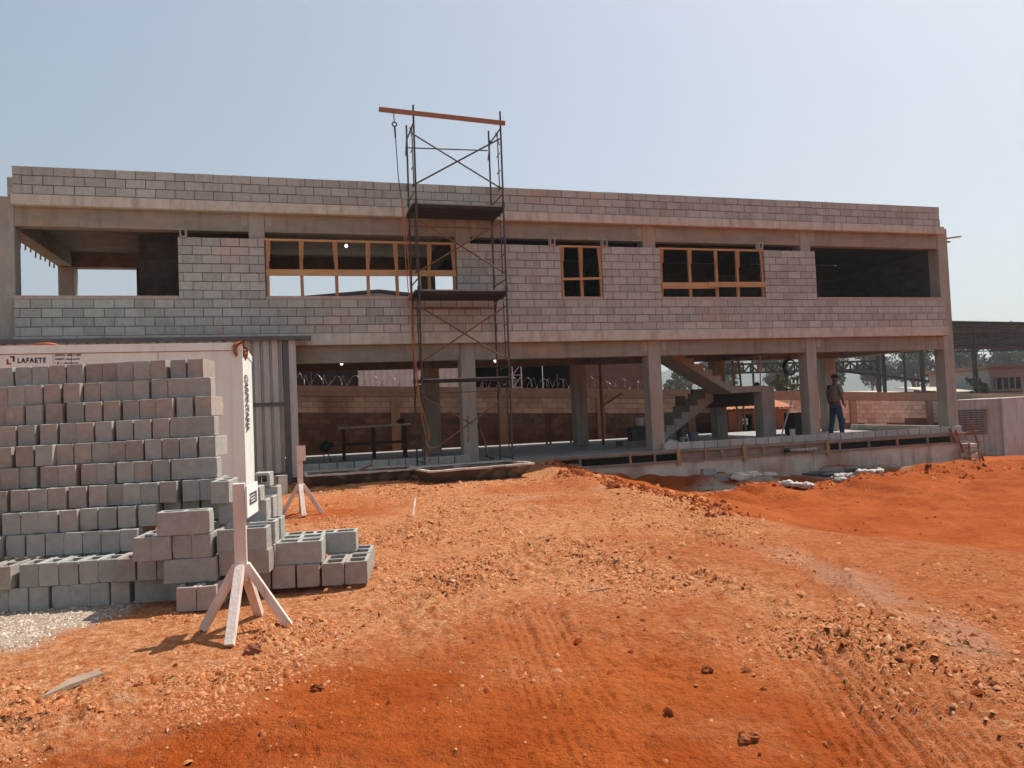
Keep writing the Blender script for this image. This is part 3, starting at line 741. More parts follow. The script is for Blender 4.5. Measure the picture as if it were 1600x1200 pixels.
def put_block(me, x, y, z, rz=0., label='', group=None, rx=0., ry=0., jit=.012):
    o = bpy.data.objects.new('concrete_block', me); C.objects.link(o)
    o.location = (x, y, z+random.uniform(0, .004)); o.rotation_euler = (rx, ry+random.uniform(-1, 1)*jit*.35, rz+random.uniform(-1, 1)*jit)
    tag(o, label, 'concrete block', group); return o
ORD = ['', 'first', 'second', 'third', 'fourth', 'fifth', 'sixth', 'seventh', 'eighth', 'ninth', 'tenth', 'eleventh', 'twelfth', 'thirteenth', 'fourteenth', 'fifteenth', 'sixteenth', 'seventeenth', 'eighteenth', 'nineteenth', 'twentieth']
GP = 'concrete blocks in the tall pile'
# the pile's own frame: s runs along its face, q runs back into it
PU = Vector((math.sin(math.radians(100)), math.cos(math.radians(100)), 0)); PN = Vector((-PU.y, PU.x, 0)); PREF = Vector((3.31, -10.87, 0)); PA = math.radians(-10)
def lay(me, s0, q, z, lw, label, group, rz=0., jit=.012, base=None, rx=0.):
    """block whose left front corner is at (s0, q): lw lays it lengthwise, else end-on"""
    W = me['W']; L = me['L']
    p = (base or PREF) + PU*(s0+(L if lw else W)/2) + PN*(q+(W if lw else L)/2)
    return put_block(me, p.x, p.y, z, PA+(math.pi/2 if lw else 0)+rz, label, group, rx=rx, jit=jit)
ROWS = [((2.945, -9.689), 1.864, 0), ((2.978, -9.796), 1.909, 1), ((3.011, -9.902), 1.882, 0), ((3.043, -10.009), 1.883, 1), ((3.076, -10.116), 1.867, 0), ((3.109, -10.223), 1.85, 1),
        ((3.141, -10.33), 1.816, 0), ((3.174, -10.437), 1.269, 0), ((3.207, -10.544), 1.107, 0), ((3.317, -10.881), 1.36, 0), ((3.311, -10.873), 1.47, 0)]
ZB = -.205
for r, (p0, se, lw) in enumerate(ROWS):
    base = Vector((p0[0], p0[1], 0)); z = ZB+(10-r)*.1895; x = se; k = 1; run = 0.
    while x > -.32:
        if k == 1 and lw:
            lay(BM15[r % 4], x-.40, random.uniform(-.02, .005), z+.015*(x-2.0)*(11-r)/11, True, 'lengthwise grey block at the right end of the %s course from the tall pile\'s top' % ORD[r+1], GP, jit=.012, base=base)
            x -= .40+random.uniform(.006, .012)
        else:
            x -= .147
            if random.random() < .35: run = random.uniform(-.055, .045)
            lay(random.choice(BM15[4:]+BM15[:1] if (r < 7) == (random.random() < .8) else BM15[:4]), x, run+random.uniform(-.012, .012), z+.015*(x-1.8)*(11-r)/11, False, 'end-on grey block, %s course from the tall pile\'s top, %s from its right end' % (ORD[r+1], ORD[k]), GP, base=base, jit=.026)
            x -= random.choice((.002, .003, .005, .008, .013, .022, .034))
        k += 1
G2 = 'loose blocks at the right end of the tall pile'
h_ = .1895
for k in range(4): lay(BM15[k % 6], 1.715-.147-.151*k, -.25+random.uniform(-.01, .01), ZB+2*h_, False, 'end-on block on the jutting low ledge of the tall pile, %s from the right' % ORD[k+1], G2, jit=.02)
lay(BM15[1], 1.305, -.255, ZB+3*h_, True, 'grey block lying lengthwise on top of the four end-on blocks on the pile ledge', G2, rz=.05)
lay(BM15[2], 1.35, -.255, ZB+h_, True, 'lengthwise block lying above two open topped blocks at the foot of the pile', G2)
lay(BM15[4], 1.487, -.40, ZB, False, 'left one of two end-on open topped blocks at the foot of the tall pile', G2)
lay(BM15[5], 1.642, -.40, ZB, False, 'right one of two end-on open topped blocks at the foot of the tall pile', G2)
for k in range(7):
    r_ = 7 if k < 4 else 8
    lay(BM15[k % 4], 1.285+.155*(k % 4), .17+.02*(k % 3), ZB+(10-r_)*h_, False, 'shadowed block set back in the hollow of the pile\'s right end, %s of seven' % ORD[k+1], G2, base=Vector((*ROWS[r_][0], 0)))
G3 = 'blocks stacked behind the front wooden stand'
zb = -.165; h9 = .187
lay(BM15[3], 1.63, .04, zb+4*h9-.02, False, 'top block at the left of the small stack behind the front wooden stand', G3, rz=.06)
lay(BM19[0], 1.685, .10, zb+3*h9-.015, True, 'lengthwise block second from the top of the stack behind the front stand', G3)
lay(BM19[1], 1.70, .30, zb+3*h9-.01, True, 'rear block beside the second one from the top of the small stack', G3)
lay(BM19[2], 1.745, -.20, zb+2*h9-.02, True, 'lengthwise open topped block in the middle of the stack behind the front stand', G3)
lay(BM19[0], 1.77, .0, zb+2*h9, True, 'rear middle block in the stack behind the front stand', G3)
lay(BM19[1], 1.78, .20, zb+2*h9, True, 'deepest middle block in the stack behind the front stand', G3)
lay(BM19[3], 1.76, -.21, zb+h9-.01, True, 'lengthwise block just above the ground course behind the front wooden stand', G3)
lay(BM19[4], 1.77, -.01, zb+h9, True, 'rear lower block in the stack behind the front wooden stand', G3)
for k, q in enumerate((.19, .39)): lay(BM19[k], 1.78, q, zb+h9, True, 'inner block low in the stack behind the front stand, %s' % ('nearer one', 'farther one')[k], G3)
lay(BMS, 1.905, .16, zb+4*h9+.045, False, 'small block with its hollow end facing out on top of the stack behind the sign', G3, rx=math.pi/2)
lay(BMS, 1.90, .56, zb+4*h9+.13, False, 'second hollow faced block, behind the top of the stack', G3, rx=math.pi/2)
lay(BM19[2], 1.70, .50, zb+3*h9+.06, True, 'block under the second hollow faced block behind the sign', G3)
lay(BM19[1], 1.70, .50, zb+2*h9+.06, True, 'block two below the second hollow faced block behind the sign', G3)
G4 = 'blocks in the low group right of the front stand'
for k in range(3): lay(BM19[3+k % 2], 1.925+.202*k, 0, zb, False, 'dusty end-on ground block under the low group, %s from the left' % ORD[k+1], G4)
for k in range(3): lay(BM19[k], 2.145-.02*k, .02+.2*k, zb+h9+.002, True, 'open topped lengthwise block on the low group, %s' % ('front one of three', 'middle one of three', 'rear one of three')[k], G4)
for k in range(2):
    lay(BM19[3+k], 2.535+.19*k, -.01, zb, False, 'dusty open topped block at the right end of the group, %s of the front pair' % ('left', 'right')[k], G4)
    lay(BM19[k], 2.53+.19*k, .41, zb, False, 'end-on ground block under the single topmost right block, %s one' % ('left', 'right')[k], G4)
lay(BM19[1], 2.39, .43, zb+h9+.002, True, 'single lengthwise block on top of the rear right blocks with sunlit end', G4)
# far blocks and half blocks
put_block(BM19[0], 5.22, -2.75, gz(5.22, -2.75)+.0, 0, 'lone block standing on end on the ground beside the corrugated shed', None, rx=0, ry=0).rotation_euler = (math.pi/2, 0, math.pi/2+.5)
bpy.context.view_layer.update()
C.objects[-1].location = (5.22, -2.75, gz(5.22, -2.75)+.195)
GH = 'small hollow spacer blocks on the wall tops'
for (x, z, l) in ((3.33, 5.42, 'small hollow spacer block on the wall top at the left open bay'), (12.05, 5.42, 'small hollow spacer block on the wall top left of the narrow window'),
                  (13.50, 5.42, 'small spacer block on the wall top right of the narrow window'), (18.2, 5.44, 'small spacer block above the right end of the four pane timber window')):
    put_block(BMH, x, .085, z+.073, 0, l, GH, rx=math.pi/2)

# ------------------------------------------------------------------ sign stands
def stand(x, y, h, label, sign, rot=0.):
    z = gz(x, y)-.01
    t = thing('sign_stand', label, 'sign stand', (x, y, z), None)
    m = MB(); m.bar((x, y, z+.36), (x, y, z+h), .082, .07, up=(0, 1, 0)); m.build('post', MT['stand'], t, bevel=.003)
    for k, (dx, dy) in enumerate(((-.27, .10), (-.06, -.37), (.31, .0), (.09, .36))):
        c, s_ = math.cos(rot), math.sin(rot); dx, dy = dx*c-dy*s_, dx*s_+dy*c
        zz = gz(x+dx, y+dy)+.012
        m = MB(); m.bar((x+dx, y+dy, zz), (x+dx*.10, y+dy*.10, z+.47), .062, .055); m.build('leg', MT['stand'], t, bevel=.003)
    if sign:
        a = Vector((x+.048, y-.12, 0)); b = Vector((x+.10, y+.27, 0)); z0, z1 = z+h-.235, z+h-.015
        d = (b-a).normalized(); nn = Vector((d.y, -d.x, 0))
        m = MB(); m.add([a+Vector((0, 0, z0)), b+Vector((0, 0, z0)), b+Vector((0, 0, z1)), a+Vector((0, 0, z1)), a+nn*.012+Vector((0, 0, z0)), b+nn*.012+Vector((0, 0, z0)), b+nn*.012+Vector((0, 0, z1)), a+nn*.012+Vector((0, 0, z1))],
                        [(0, 1, 2, 3), (7, 6, 5, 4), (0, 4, 5, 1), (1, 5, 6, 2), (2, 6, 7, 3), (3, 7, 4, 0)])
        so_ = m.build('sign_board', MT['paper'], t)
        m = MB()
        def strip(u0, u1, v0, v1):
            p = a+nn*.0145; L = (b-a).length
            q = [p+d*(L*u)+Vector((0, 0, z0+(z1-z0)*v)) for u, v in ((u0, v0), (u1, v0), (u1, v1), (u0, v1))]
            m.add(q, [(0, 1, 2, 3)])
        strip(.2, .86, .66, .73); strip(.2, .86, .36, .43); strip(.2, .3, .43, .56); strip(.74, .86, .43, .66); strip(.34, .46, .46, .52); strip(.52, .68, .47, .53); strip(.24, .7, .57, .62)
        m.build('lettering', MT['grey_text'], so_)
    else:
        m = MB(); m.box(x-.035, x+.09, y-.07, y-.043, z+h-.22, z+h+.005); m.build('board', MT['stand'], t)
stand(5.235, -12.2, 1.045, 'pinkish wooden four legged stand holding a white sign, nearest the camera', True)
stand(5.66, -6.15, 1.05, 'pinkish wooden four legged stand without a sign, near the mortar troughs', False, .25)

# ------------------------------------------------------------------ scaffold tower
SC = thing('scaffold_tower', 'tall narrow dark steel scaffold tower standing in front of the block facade', 'scaffold', (9.4, -.65, -.2))
xl, xr_, yn, yf_ = 8.36, 10.42, -1.2, -.1
lev = [-.17, 1.95, 4.0, 6.0, 7.95]
def xlean(z): return .045*(z/8)      # slight lean
for x in (xl, xr_):
    for k in range(4):
        z0, z1 = lev[k], lev[k+1]+(.35 if k == 3 else 0)
        m = MB()
        for y in (yn, yf_):
            zt = z1 if y == yn else (z1 if k < 3 else z1-.05)
            m.tube([(x+xlean(z0), y, z0+.0), (x+xlean(zt), y, zt)], .023, 8)
            m.tube([(x+xlean(z0), y, z0+.02), (x+xlean(z0), y, z0+.14)], .038, 8)
        zi = z1-.06 if k < 3 else lev[4]-.05
        m.tube([(x+xlean(zi), yn, zi), (x+xlean(zi), yf_, zi)], .02, 6)
        m.tube([(x+xlean(zi), yn+.3, zi), (x+xlean(zi), yn+.3, z0+.5)], .014, 6)
        m.tube([(x, yn+.3, zi), (x, yn, zi-.4)], .014, 6); m.tube([(x, yf_-.3, zi), (x, yf_, zi-.4)], .014, 6)
        for q in range(3): m.tube([(x, yn, z0+.5+q*.4), (x, yn+.3, z0+.5+q*.4)], .012, 6)
        m.tube([(x, yn, z0+.30), (x, yf_, z0+.30)], .016, 6)
        m.build('frame', MT['scaf'], SC)
for k in range(4):
    zb_, zt = lev[k]+.45, lev[k+1]-.32
    for y, mm in ((yn, MT['scaf'] if k in (3,) else MT['scaf_rust']), (yf_, MT['scaf_rust'])):
        if y == yf_ and k == 3:
            m = MB(); m.tube([(xl, y, lev[4]-.25), (xr_, y, lev[4]-.2)], .016, 6); m.build('brace', MT['scaf'], SC); continue
        if y == yf_: 
            m = MB(); m.tube([(xl, y, zt+.1), (xr_, y, zt+.1)], .014, 6); m.build('brace', MT['scaf_rust'], SC); continue
        for s_ in (0, 1):
            m = MB(); a = (xl, y-.02-.012*s_, zb_ if s_ else zt); b = (xr_, y-.02-.012*s_, zt if s_ else zb_)
            if k == 0 and s_ == 0: a = (xl, y-.02, zt); b = ((xl+xr_)/2+.1, y-.02, (zb_+zt)/2)
            m.tube([a, b], .020, 6); m.build('brace', mm, SC)
m = MB(); m.tube([((xl+xr_)/2, yn-.03, 1.15), ((xl+xr_)/2-.02, yn-.05, .55)], .016, 6); m.tube([(xr_-.75, yn-.03, .85), (xr_-.45, yn+.1, -.1)], .016, 6); m.build('brace', MT['scaf_rust'], SC)
for z, th in ((6.02, .05), (4.02, .05), (2.0, .03)):
    n_ = 3 if z > 3 else 1
    for q in range(n_):
        m = MB(); y0 = yn+.06+q*.34
        m.box(xl-.05, xr_+.06, y0, y0+.31, z+th*.4, z+th, 0); m.box(xl-.05, xr_+.06, y0+.004, y0+.306, z-.06, z+th*.4-.001, 1)
        m.build('platform', [MT['deck'], MT['dark_wall']], SC)
for x in (xl, xr_):
    for y in (yn, yf_):
        m = MB(); m.box(x-.08, x+.08, y-.08, y+.08, gz(x, y)-.01, gz(x, y)+.02); m.tube([(x, y, gz(x, y)+.02), (x, y, -.15)], .016, 8); m.build('base_plate', MT['scaf'], SC)
m = MB(); m.bar((7.62, yn-.06, 8.12), (10.56, yn-.06, 8.0), .07, .09)
tag(rebase(m.build('wooden_beam', MT['beam_red']), (9.1, -1.26, 8.05)), 'reddish timber beam lashed across the top of the scaffold tower', 'beam')
HR = thing('hoist_rope', 'hoisting pulley and rope hanging from the overhanging beam end of the scaffold', 'rope', (7.95, -1.26, 8.05))
m = MB(); m.tube([(7.95, -1.26, 8.05), (7.955, -1.26, 7.85)], .012, 6); m.tube([(7.957+.05*math.cos(a), -1.26, 7.80+.05*math.sin(a)) for a in np.linspace(0, 6.28, 13)[:-1]], .016, 6, closed=True); m.tube([(7.96, -1.26, 7.75), (7.97, -1.26, 7.5)], .02, 6); m.build('pulley', MT['rope_dark'], HR)
m = MB(); m.tube([(7.97, -1.26, 7.5), (8.0, -1.26, 6.6), (8.05, -1.27, 6.1)], .011, 6); m.build('dark_rope', MT['rope_dark'], HR)
m = MB(); m.tube([(8.05, -1.27, 6.1), (8.10, -1.3, 4.5), (8.17, -1.3, 3.0), (8.27, -1.28, 1.6), (8.42, -1.26, .55)], .010, 6)
m.tube([(8.08, -1.26, 6.1), (8.16, -1.3, 4.5), (8.20, -1.31, 2.9), (8.30, -1.28, 1.5), (8.50, -1.28, .75)], .009, 6)
pts = [(8.44+.05*math.sin(i*1.9), -1.27+.03*math.cos(i*2.3), .15+.075*i) for i in range(10)]; m.tube(pts, .014, 6)
m.tube([(8.42, -1.27, .5), (8.55, -1.29, .47), (8.66, -1.3, .50)], .013, 6)
m.build('orange_rope', MT['rope'], HR)

# ------------------------------------------------------------------ mortar troughs
def trough(x0, x1, y0, y1, rot, label, zr=.02, seed=0):
    cx, cy = (x0+x1)/2, (y0+y1)/2; g = gz(cx, cy)-.02
    t = thing('mortar_trough', label, 'trough', (cx, cy, g))
    L, W = (x1-x0)/2, (y1-y0)/2; h = zr-g; R_ = Matrix.Rotation(rot, 4, 'Z')
    def P(x, y, z): q = R_ @ Vector((x, y, 0)); return (cx+q.x, cy+q.y, g+z)
    b, s_ = .62, .78
    o4 = [(-L, -W), (L, -W), (L, W), (-L, W)]; i4 = [(-L*.93, -W*s_), (L*.93, -W*s_), (L*.93, W*s_), (-L*.93, W*s_)]
    fl = [(-L*.80, -W*b), (L*.80, -W*b), (L*.80, W*b), (-L*.80, W*b)]
    m = MB(); vs = [P(*p, h) for p in o4]+[P(*p, 0) for p in fl]+[P(p[0]*.98, p[1]*.96, h) for p in o4]+[P(p[0]*.98, p[1]*.96, .03) for p in fl]
    fs = [(4, 5, 6, 7), (11, 10, 9, 8+4-1) if False else (12, 15, 14, 13)]
    for i in range(4):
        j = (i+1) % 4; fs += [(i, j, 4+j, 4+i), (8+i, 12+i, 12+j, 8+j), (i, 8+i, 8+j, j)]
    m.add(vs, fs); m.build('shell', MT['trough'], t)
    m = MB(); rd = random.Random(seed)
    for i in range(4):
        a = Vector(P(*o4[i], h+.012)); c_ = Vector(P(*o4[(i+1) % 4], h+.012)); n_ = 7
        for k in range(n_):
            p = a.lerp(c_, k/n_); q = a.lerp(c_, (k+1)/n_); p.z += rd.uniform(-.006, .006); q.z += rd.uniform(-.006, .006)
            m.bar(p, q, rd.uniform(.055, .085), rd.uniform(.035, .05))
    m.build('rim', MT['trough_rim'], t, bevel=.006)
    n_ = 16; vs = []; fs = []
    for i in range(n_+1):
        for j in range(9):
            u, v = i/n_*2-1, j/8*2-1
            vs.append(P(u*L*.9, v*W*.82, h*.70+.07*float(fbm(np.array([u*2+seed]), np.array([v*1.3]), 1.5, 4, 5+seed)[0])))
    for i in range(n_):
        for j in range(8): fs.append((i*9+j, (i+1)*9+j, (i+1)*9+j+1, i*9+j+1))
    m = MB(); m.add(vs, fs); m.build('mortar', MT['mortar_wet'], t, smooth=True)
trough(5.78, 8.12, -1.75, -.55, .02, 'mortar crusted mixing trough on the left, beside the corrugated shed', .04, 1)
trough(8.05, 10.40, -2.75, -1.35, .16, 'mortar crusted mixing trough on the right, just below the scaffold tower', .06, 4)
m = MB(); m.bar((6.9, -1.2, .06), (7.2, -1.15, .16), .05, .03); tag(rebase(m.build('wooden_stick', MT['wood_red']), (7.05, -1.18, .1)), 'short reddish stick lying on the left mortar trough', 'stick')
m = MB(); m.bar((10.35, -1.0, -.02), (11.25, -.55, .02), .5, .04); m.bar((10.7, -1.15, -.03), (11.4, -1.1, .02), .3, .08); tag(rebase(m.build('plank_heap', MT['wood_old']), (10.9, -.9, -.1)), 'dusty planks lying at the right end of the mortar trough', 'planks')

# ------------------------------------------------------------------ container with logo
def text_mesh(name, s_, size, m_, parent, M, extr=.001, bold=0., spacing=1.0, sx=1.0, align='LEFT'):
    cu = bpy.data.curves.new(name, 'FONT'); cu.body = s_; cu.size = size; cu.extrude = extr; cu.offset = bold; cu.space_character = spacing; cu.align_x = align
    o = bpy.data.objects.new(name, cu); C.objects.link(o)
    bpy.context.view_layer.update()
    me = bpy.data.meshes.new_from_object(o.evaluated_get(bpy.context.evaluated_depsgraph_get()))
    C.objects.unlink(o); bpy.data.objects.remove(o)
    org = Vector((0, 0, 0)); q = parent
    while q is not None: org += Vector(q.location); q = q.parent
    me.transform(Matrix.Diagonal((sx, 1, 1, 1))); me.transform(Matrix.Translation(-org) @ M); me.materials.clear(); me.materials.append(m_)
    o2 = bpy.data.objects.new(name, me); C.objects.link(o2); o2.parent = parent; return o2
CT = thing('site_container', 'white site office container with a blue and red logo behind the block pile', 'container', (1.9, -4.5, -.25))
YF, YB, XR, XL, ZT, ZC = -5.8, -3.25, 4.86, -1.15, 2.45, -.24
m = MB(); m.box(XL, XR, YF, YB, ZC, ZT-.12); m.build('body', MT['white_metal'], CT)
m = MB(); m.box(XL-.01, XR+.012, YF-.022, YB+.02, ZT-.116, ZT); m.build('top_rail', MT['white_metal'], CT)
m = MB(); m.box(XR-.16, XR+.01, YF-.018, YF+.05, ZC, ZT-.12); m.build('corner_post', MT['white_metal'], CT)
m = MB()
for x in (.25, 1.45, 2.55, 3.69): m.box(x-.004, x+.004, YF-.003, YF-.0005, ZC, ZT-.12)
m.box(XL, XR-.17, YF-.003, YF-.0005, ZT-.126, ZT-.121); m.build('panel_seam', MT['seam'], CT)
MX = Matrix.Translation((0, YF-.004, 0)) @ Matrix.Rotation(math.pi/2, 4, 'X')
def tf(x, z): return Matrix.Translation((x, YF-.004, z)) @ Matrix.Rotation(math.pi/2, 4, 'X')
text_mesh('logo_lettering', 'LAFAETE', .098, MT['logo_dark'], CT, tf(1.868, 2.205), bold=.003, spacing=1.22, sx=.80)
m = MB()
def sb(x0, x1, z0, z1, mi): m.box(x0, x1, YF-.005, YF-.001, z0, z1, mi)
sb(1.735, 1.757, 2.185, 2.262, 0); sb(1.757, 1.790, 2.185, 2.205, 0); sb(1.812, 1.834, 2.225, 2.302, 1); sb(1.776, 1.812, 2.282, 2.302, 1)
m.build('logo_mark', [MT['logo_red'], MT['paint_brown']], CT)
m = MB(); m.box(2.312, 2.315, YF-.005, YF-.001, 2.165, 2.325); m.build('logo_rule', MT['grey_text'], CT)
text_mesh('logo_small_print', 'CENTRAL  0800 71 0008', .040, MT['grey_text'], CT, tf(2.335, 2.29), bold=.0008, sx=.80)
text_mesh('logo_small_print', 'WEBSITE  lafaete.com.br', .040, MT['grey_text'], CT, tf(2.335, 2.235), bold=.0008, sx=.80)
text_mesh('logo_small_print', 'f  \u25a0  in  /lafaetelocacao', .038, MT['grey_text'], CT, tf(2.335, 2.178), bold=.0006, sx=.84)
Mv = Matrix.Translation((XR+.014, -5.42, 2.0)) @ Matrix(((0, 0, 1, 0), (0, 1, 0, 0), (-1, 0, 0, 0), (0, 0, 0, 1)))
text_mesh('hand_lettering', 'CARPINTARIA', 1.15, MT['paint_brown'], CT, Mv, bold=.02, spacing=.95, sx=.132)
TP = MB(); rd = random.Random(8); vs = []; fs = []
for i in range(9):
    for j in range(7):
        u, v = j/6, i/8
        vs.append((XR-.10+.16*u+.03*math.sin(7*v+3*u), YF-.05+.22*u*v+.05*math.sin(5*u+6*v)+rd.uniform(-.012, .012), ZT+.03-.24*v*v-.05*abs(u-.45)+.025*math.sin(9*u+2*v)+rd.uniform(-.012, .012)))
for i in range(8):
    for j in range(6): fs.append((i*7+j, i*7+j+1, (i+1)*7+j+1, (i+1)*7+j))
TP.add(vs, fs); TP.add([(x, y+.02, z-.015) for x, y, z in vs], [f[::-1] for f in fs])
for k in range(4): TP.blob((XR-.04+.05*k*.5, YF+.03*k, ZT-.03-.045*k), .028, (1.3, .7, 1), k, .6, 10, 7)
tag(rebase(TP.build('torn_foam', MT['tarp'], smooth=True), (XR, YF, 2.3)), 'torn orange foam sticking out at the top corner of the white container', 'foam')
m = MB(); m.tube([(1.93+.33*math.cos(a), -4.9+.33*math.sin(a), 2.475+.02*abs(math.sin(a*1.5))) for a in np.linspace(0, 6.28, 25)[:-1]], .02, 8, closed=True)
m.tube([(1.93+.26*math.cos(a), -4.9+.26*math.sin(a), 2.50+.04*abs(math.sin(a*1.5))) for a in np.linspace(0, 6.28, 25)[:-1]], .02, 8, closed=True)
tag(rebase(m.build('hose_coil', MT['hose'], smooth=True), (1.93, -4.9, 2.46)), 'orange hose coil lying on the roof of the white container', 'hose')

# ------------------------------------------------------------------ corrugated shed
SH = thing('corrugated_shed', 'narrow grey corrugated metal shed with flat dark roof between container and building', 'shed', (3, -.4, -.1))
m = MB()
def corrug(m, x0, x1, y, z0, z1, pitch=.19, dep=.06):
    pts = []; x = x0
    while x < x1-.01:
        pts += [(x, y), (min(x+pitch*.66, x1), y), (min(x+pitch*.74, x1), y+dep), (min(x+pitch*.92, x1), y+dep)]; x += pitch
    pts.append((x1, y))
    vs = [(p[0], p[1], z) for z in (z0, z1) for p in pts]; n = len(pts)
    m.add(vs, [(i, i+1, n+i+1, n+i) for i in range(n-1)])
corrug(m, -1.5, 5.36, -.55, .07, 3.04); m.build('cladding', MT['sheet'], SH, fix=False)
m = MB(); m.box(5.38, 5.50, -.60, -.46, -.25, 3.04); m.build('corner_post', MT['sheet_frame'], SH)
m = MB(); m.box(5.505, 5.66, -.58, -.12, -.05, 3.02); m.build('end_sheet', MT['sheet'], SH)
m = MB(); m.box(-1.5, 5.38, -.585, -.56, 1.55, 1.63); m.box(-1.5, 5.38, -.60, -.53, -.05, .06); m.build('rail', MT['sheet_frame'], SH)
m = MB(); m.box(-1.5, 6.0, -.75, -.08, 3.045, 3.09); m.box(-1.5, 6.0, -.75, -.70, 3.0, 3.044); m.build('roof', MT['sheet_frame'], SH)

# ------------------------------------------------------------------ boundary wall
def bz(x): return -.0437*(min(max(x, -10), 60)-6.0)
BW = thing('boundary_wall', 'long weathered block boundary wall with pillars and razor wire behind the building', 'wall', (16, 9.5, -.5))
YW = 9.5
m = MB(); rd = random.Random(4)
x0w, x1w = 4.0, 40.0
for c in range(13):
    z = -.55+c*.2; a = x0w-.2*(c % 2); k = 0
    up = z > 1.3-.02
    right_side = False
    while a < x1w:
        b = a+.4; zz = z
        hole = (26.5 < a < 30.6) and False
        upx = (z > 1.28) if a < 24 else (z > .98-.2*math.sin(a*1.3))
        if c < 13: m.box(a+.006, b-.006, YW+rd.uniform(-.006, .004), YW+.14, zz+.006, zz+.194, (3 if a > 24 else 0) if upx else 1, sh=bz)
        a += .4
m.box(x0w, x1w, YW+.02, YW+.13, -.75, 2.05, 2, sh=bz)
m.build('panel', [MT['bwall_up'], MT['bwall_lo'], MT['bwall_mortar'], MT['bwall_skylit']], BW)
m = MB(); x = x0w
while x < x1w: m.box(x, x+2, YW-.03, YW+.17, 2.055, 2.20, sh=bz); m.box(x, x+2, YW-.012, YW+.15, 2.203, 2.42, sh=bz); x += 2
m.build('coping', MT['bwall_pil'], BW)
for x in (5.1, 9.1, 13.2, 17.2, 21.2, 25.2, 29.2, 33.4, 37.5):
    m = MB(); m.box(x-.16, x+.16, YW-.09, YW+.2, -.9, 2.05, sh=bz); m.build('pillar', MT['bwall_pil'], BW)
m = MB()
for k in range(36):
    x = 4.3+k*.62; 
    if x > 25: break
    z = 2.42+bz(x); m.bar((x, YW+.05, z), (x, YW+.05, z+.10), .02); m.bar((x, YW+.05, z+.09), (x+.08, YW+.05, z+.22), .02); 
    if k % 3 == 0: m.bar((x, YW+.05, z), (x, YW+.05, z+.55), .018)
m.build('wire_post', MT['wire'], BW)
m = MB(); pts = []; x = 4.3
i = 0
while x < 22.5:
    a = i*.5; x = 4.3+i*.026; r_ = .17+.05*math.sin(i*.37)+.03*math.sin(i*1.31)
    pts.append((x+.1*math.sin(a*.5), YW+.05+r_*math.cos(a), 2.63+bz(x)+r_*math.sin(a)+.04*math.sin(i*.11))); i += 1
m.tube(pts, .006, 4, cap=False); m.build('razor_wire', MT['wire'], BW)
# openings in the right part of the wall (vent blocks)
m = MB()
for q in range(2): m.box(30.35+.55*q, 30.8+.55*q, YW-.012, YW-.004, .02, .62, sh=bz)
m.build('vent', MT['dark_wall'], BW)
m = MB()
for q in range(3): m.box(30.30+.55*q-.05, 30.36+.55*q, YW-.02, YW-.004, .0, .66, sh=bz)
m.build('vent_frame', MT['bwall_pil'], BW)

# ------------------------------------------------------------------ behind the wall
WH = thing('gabled_warehouse', 'grey gabled warehouse with dark roof edge seen through the long upper window', 'warehouse', (9, 17, -1))
m = MB(); m.prism([(6.3, -1.0), (6.3, 6.52), (9.35, 6.80), (12.0, 6.52), (12.0, -1.0)], 'y', 16.0, 26.0); m.build('wall', MT['grey_wall'], WH)
m = MB(); m.prism([(6.1, 6.51), (6.1, 6.62), (9.35, 6.92), (12.2, 6.62), (12.2, 6.51), (9.35, 6.81)], 'y', 15.7, 26.2); m.build('roof', MT['roof_dark'], WH)
m = MB(); corrug(m, 8.18, 13.2, 14.0, -.6, 3.9, .25, .03); m.box(8.18, 13.2, 14.06, 14.1, -.6, 3.88)
tag(rebase(m.build('sheet_fence', MT['white_sheet'], fix=False), (10.7, 14, -.6)), 'white corrugated sheet fence seen above the boundary wall behind the scaffold', 'fence')
m = MB(); m.box(2.0, 8.16, 14.1, 14.3, -.6, 3.9); tag(rebase(m.build('dark_wall', MT['dark_wall']), (5, 14.2, -.6)), 'dark wall rising behind the razor wire left of the white sheet fence', 'wall')
DS = thing('open_shed', 'dark open shed with a white truss post behind the boundary wall', 'shed', (15.6, 16, -.6))
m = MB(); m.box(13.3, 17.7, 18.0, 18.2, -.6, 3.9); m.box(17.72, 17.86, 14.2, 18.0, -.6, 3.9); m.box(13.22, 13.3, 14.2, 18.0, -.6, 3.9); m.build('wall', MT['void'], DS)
m = MB(); m.box(13.1, 17.9, 14.0, 18.4, 3.95, 4.05); m.build('roof', MT['roof_dark'], DS)
m = MB()
for x in (15.0, 15.42): m.bar((x, 14.2, -.6), (x, 14.2, 3.94), .05)
for k in range(8):
    z = -.5+k*.55; m.bar((15.0, 14.2, z), (15.42, 14.2, z+.5), .03); m.bar((15.0, 14.2, z), (15.42, 14.2, z), .03)
m.build('truss_post', MT['white_sheet'], DS)
m = MB(); m.box(17.95, 22.4, 14.3, 14.5, -1, 3.9); tag(rebase(m.build('brown_wall', MT['brown_wall']), (20, 14.4, -1)), 'plain brown plastered wall behind the boundary wall near the staircase', 'wall')

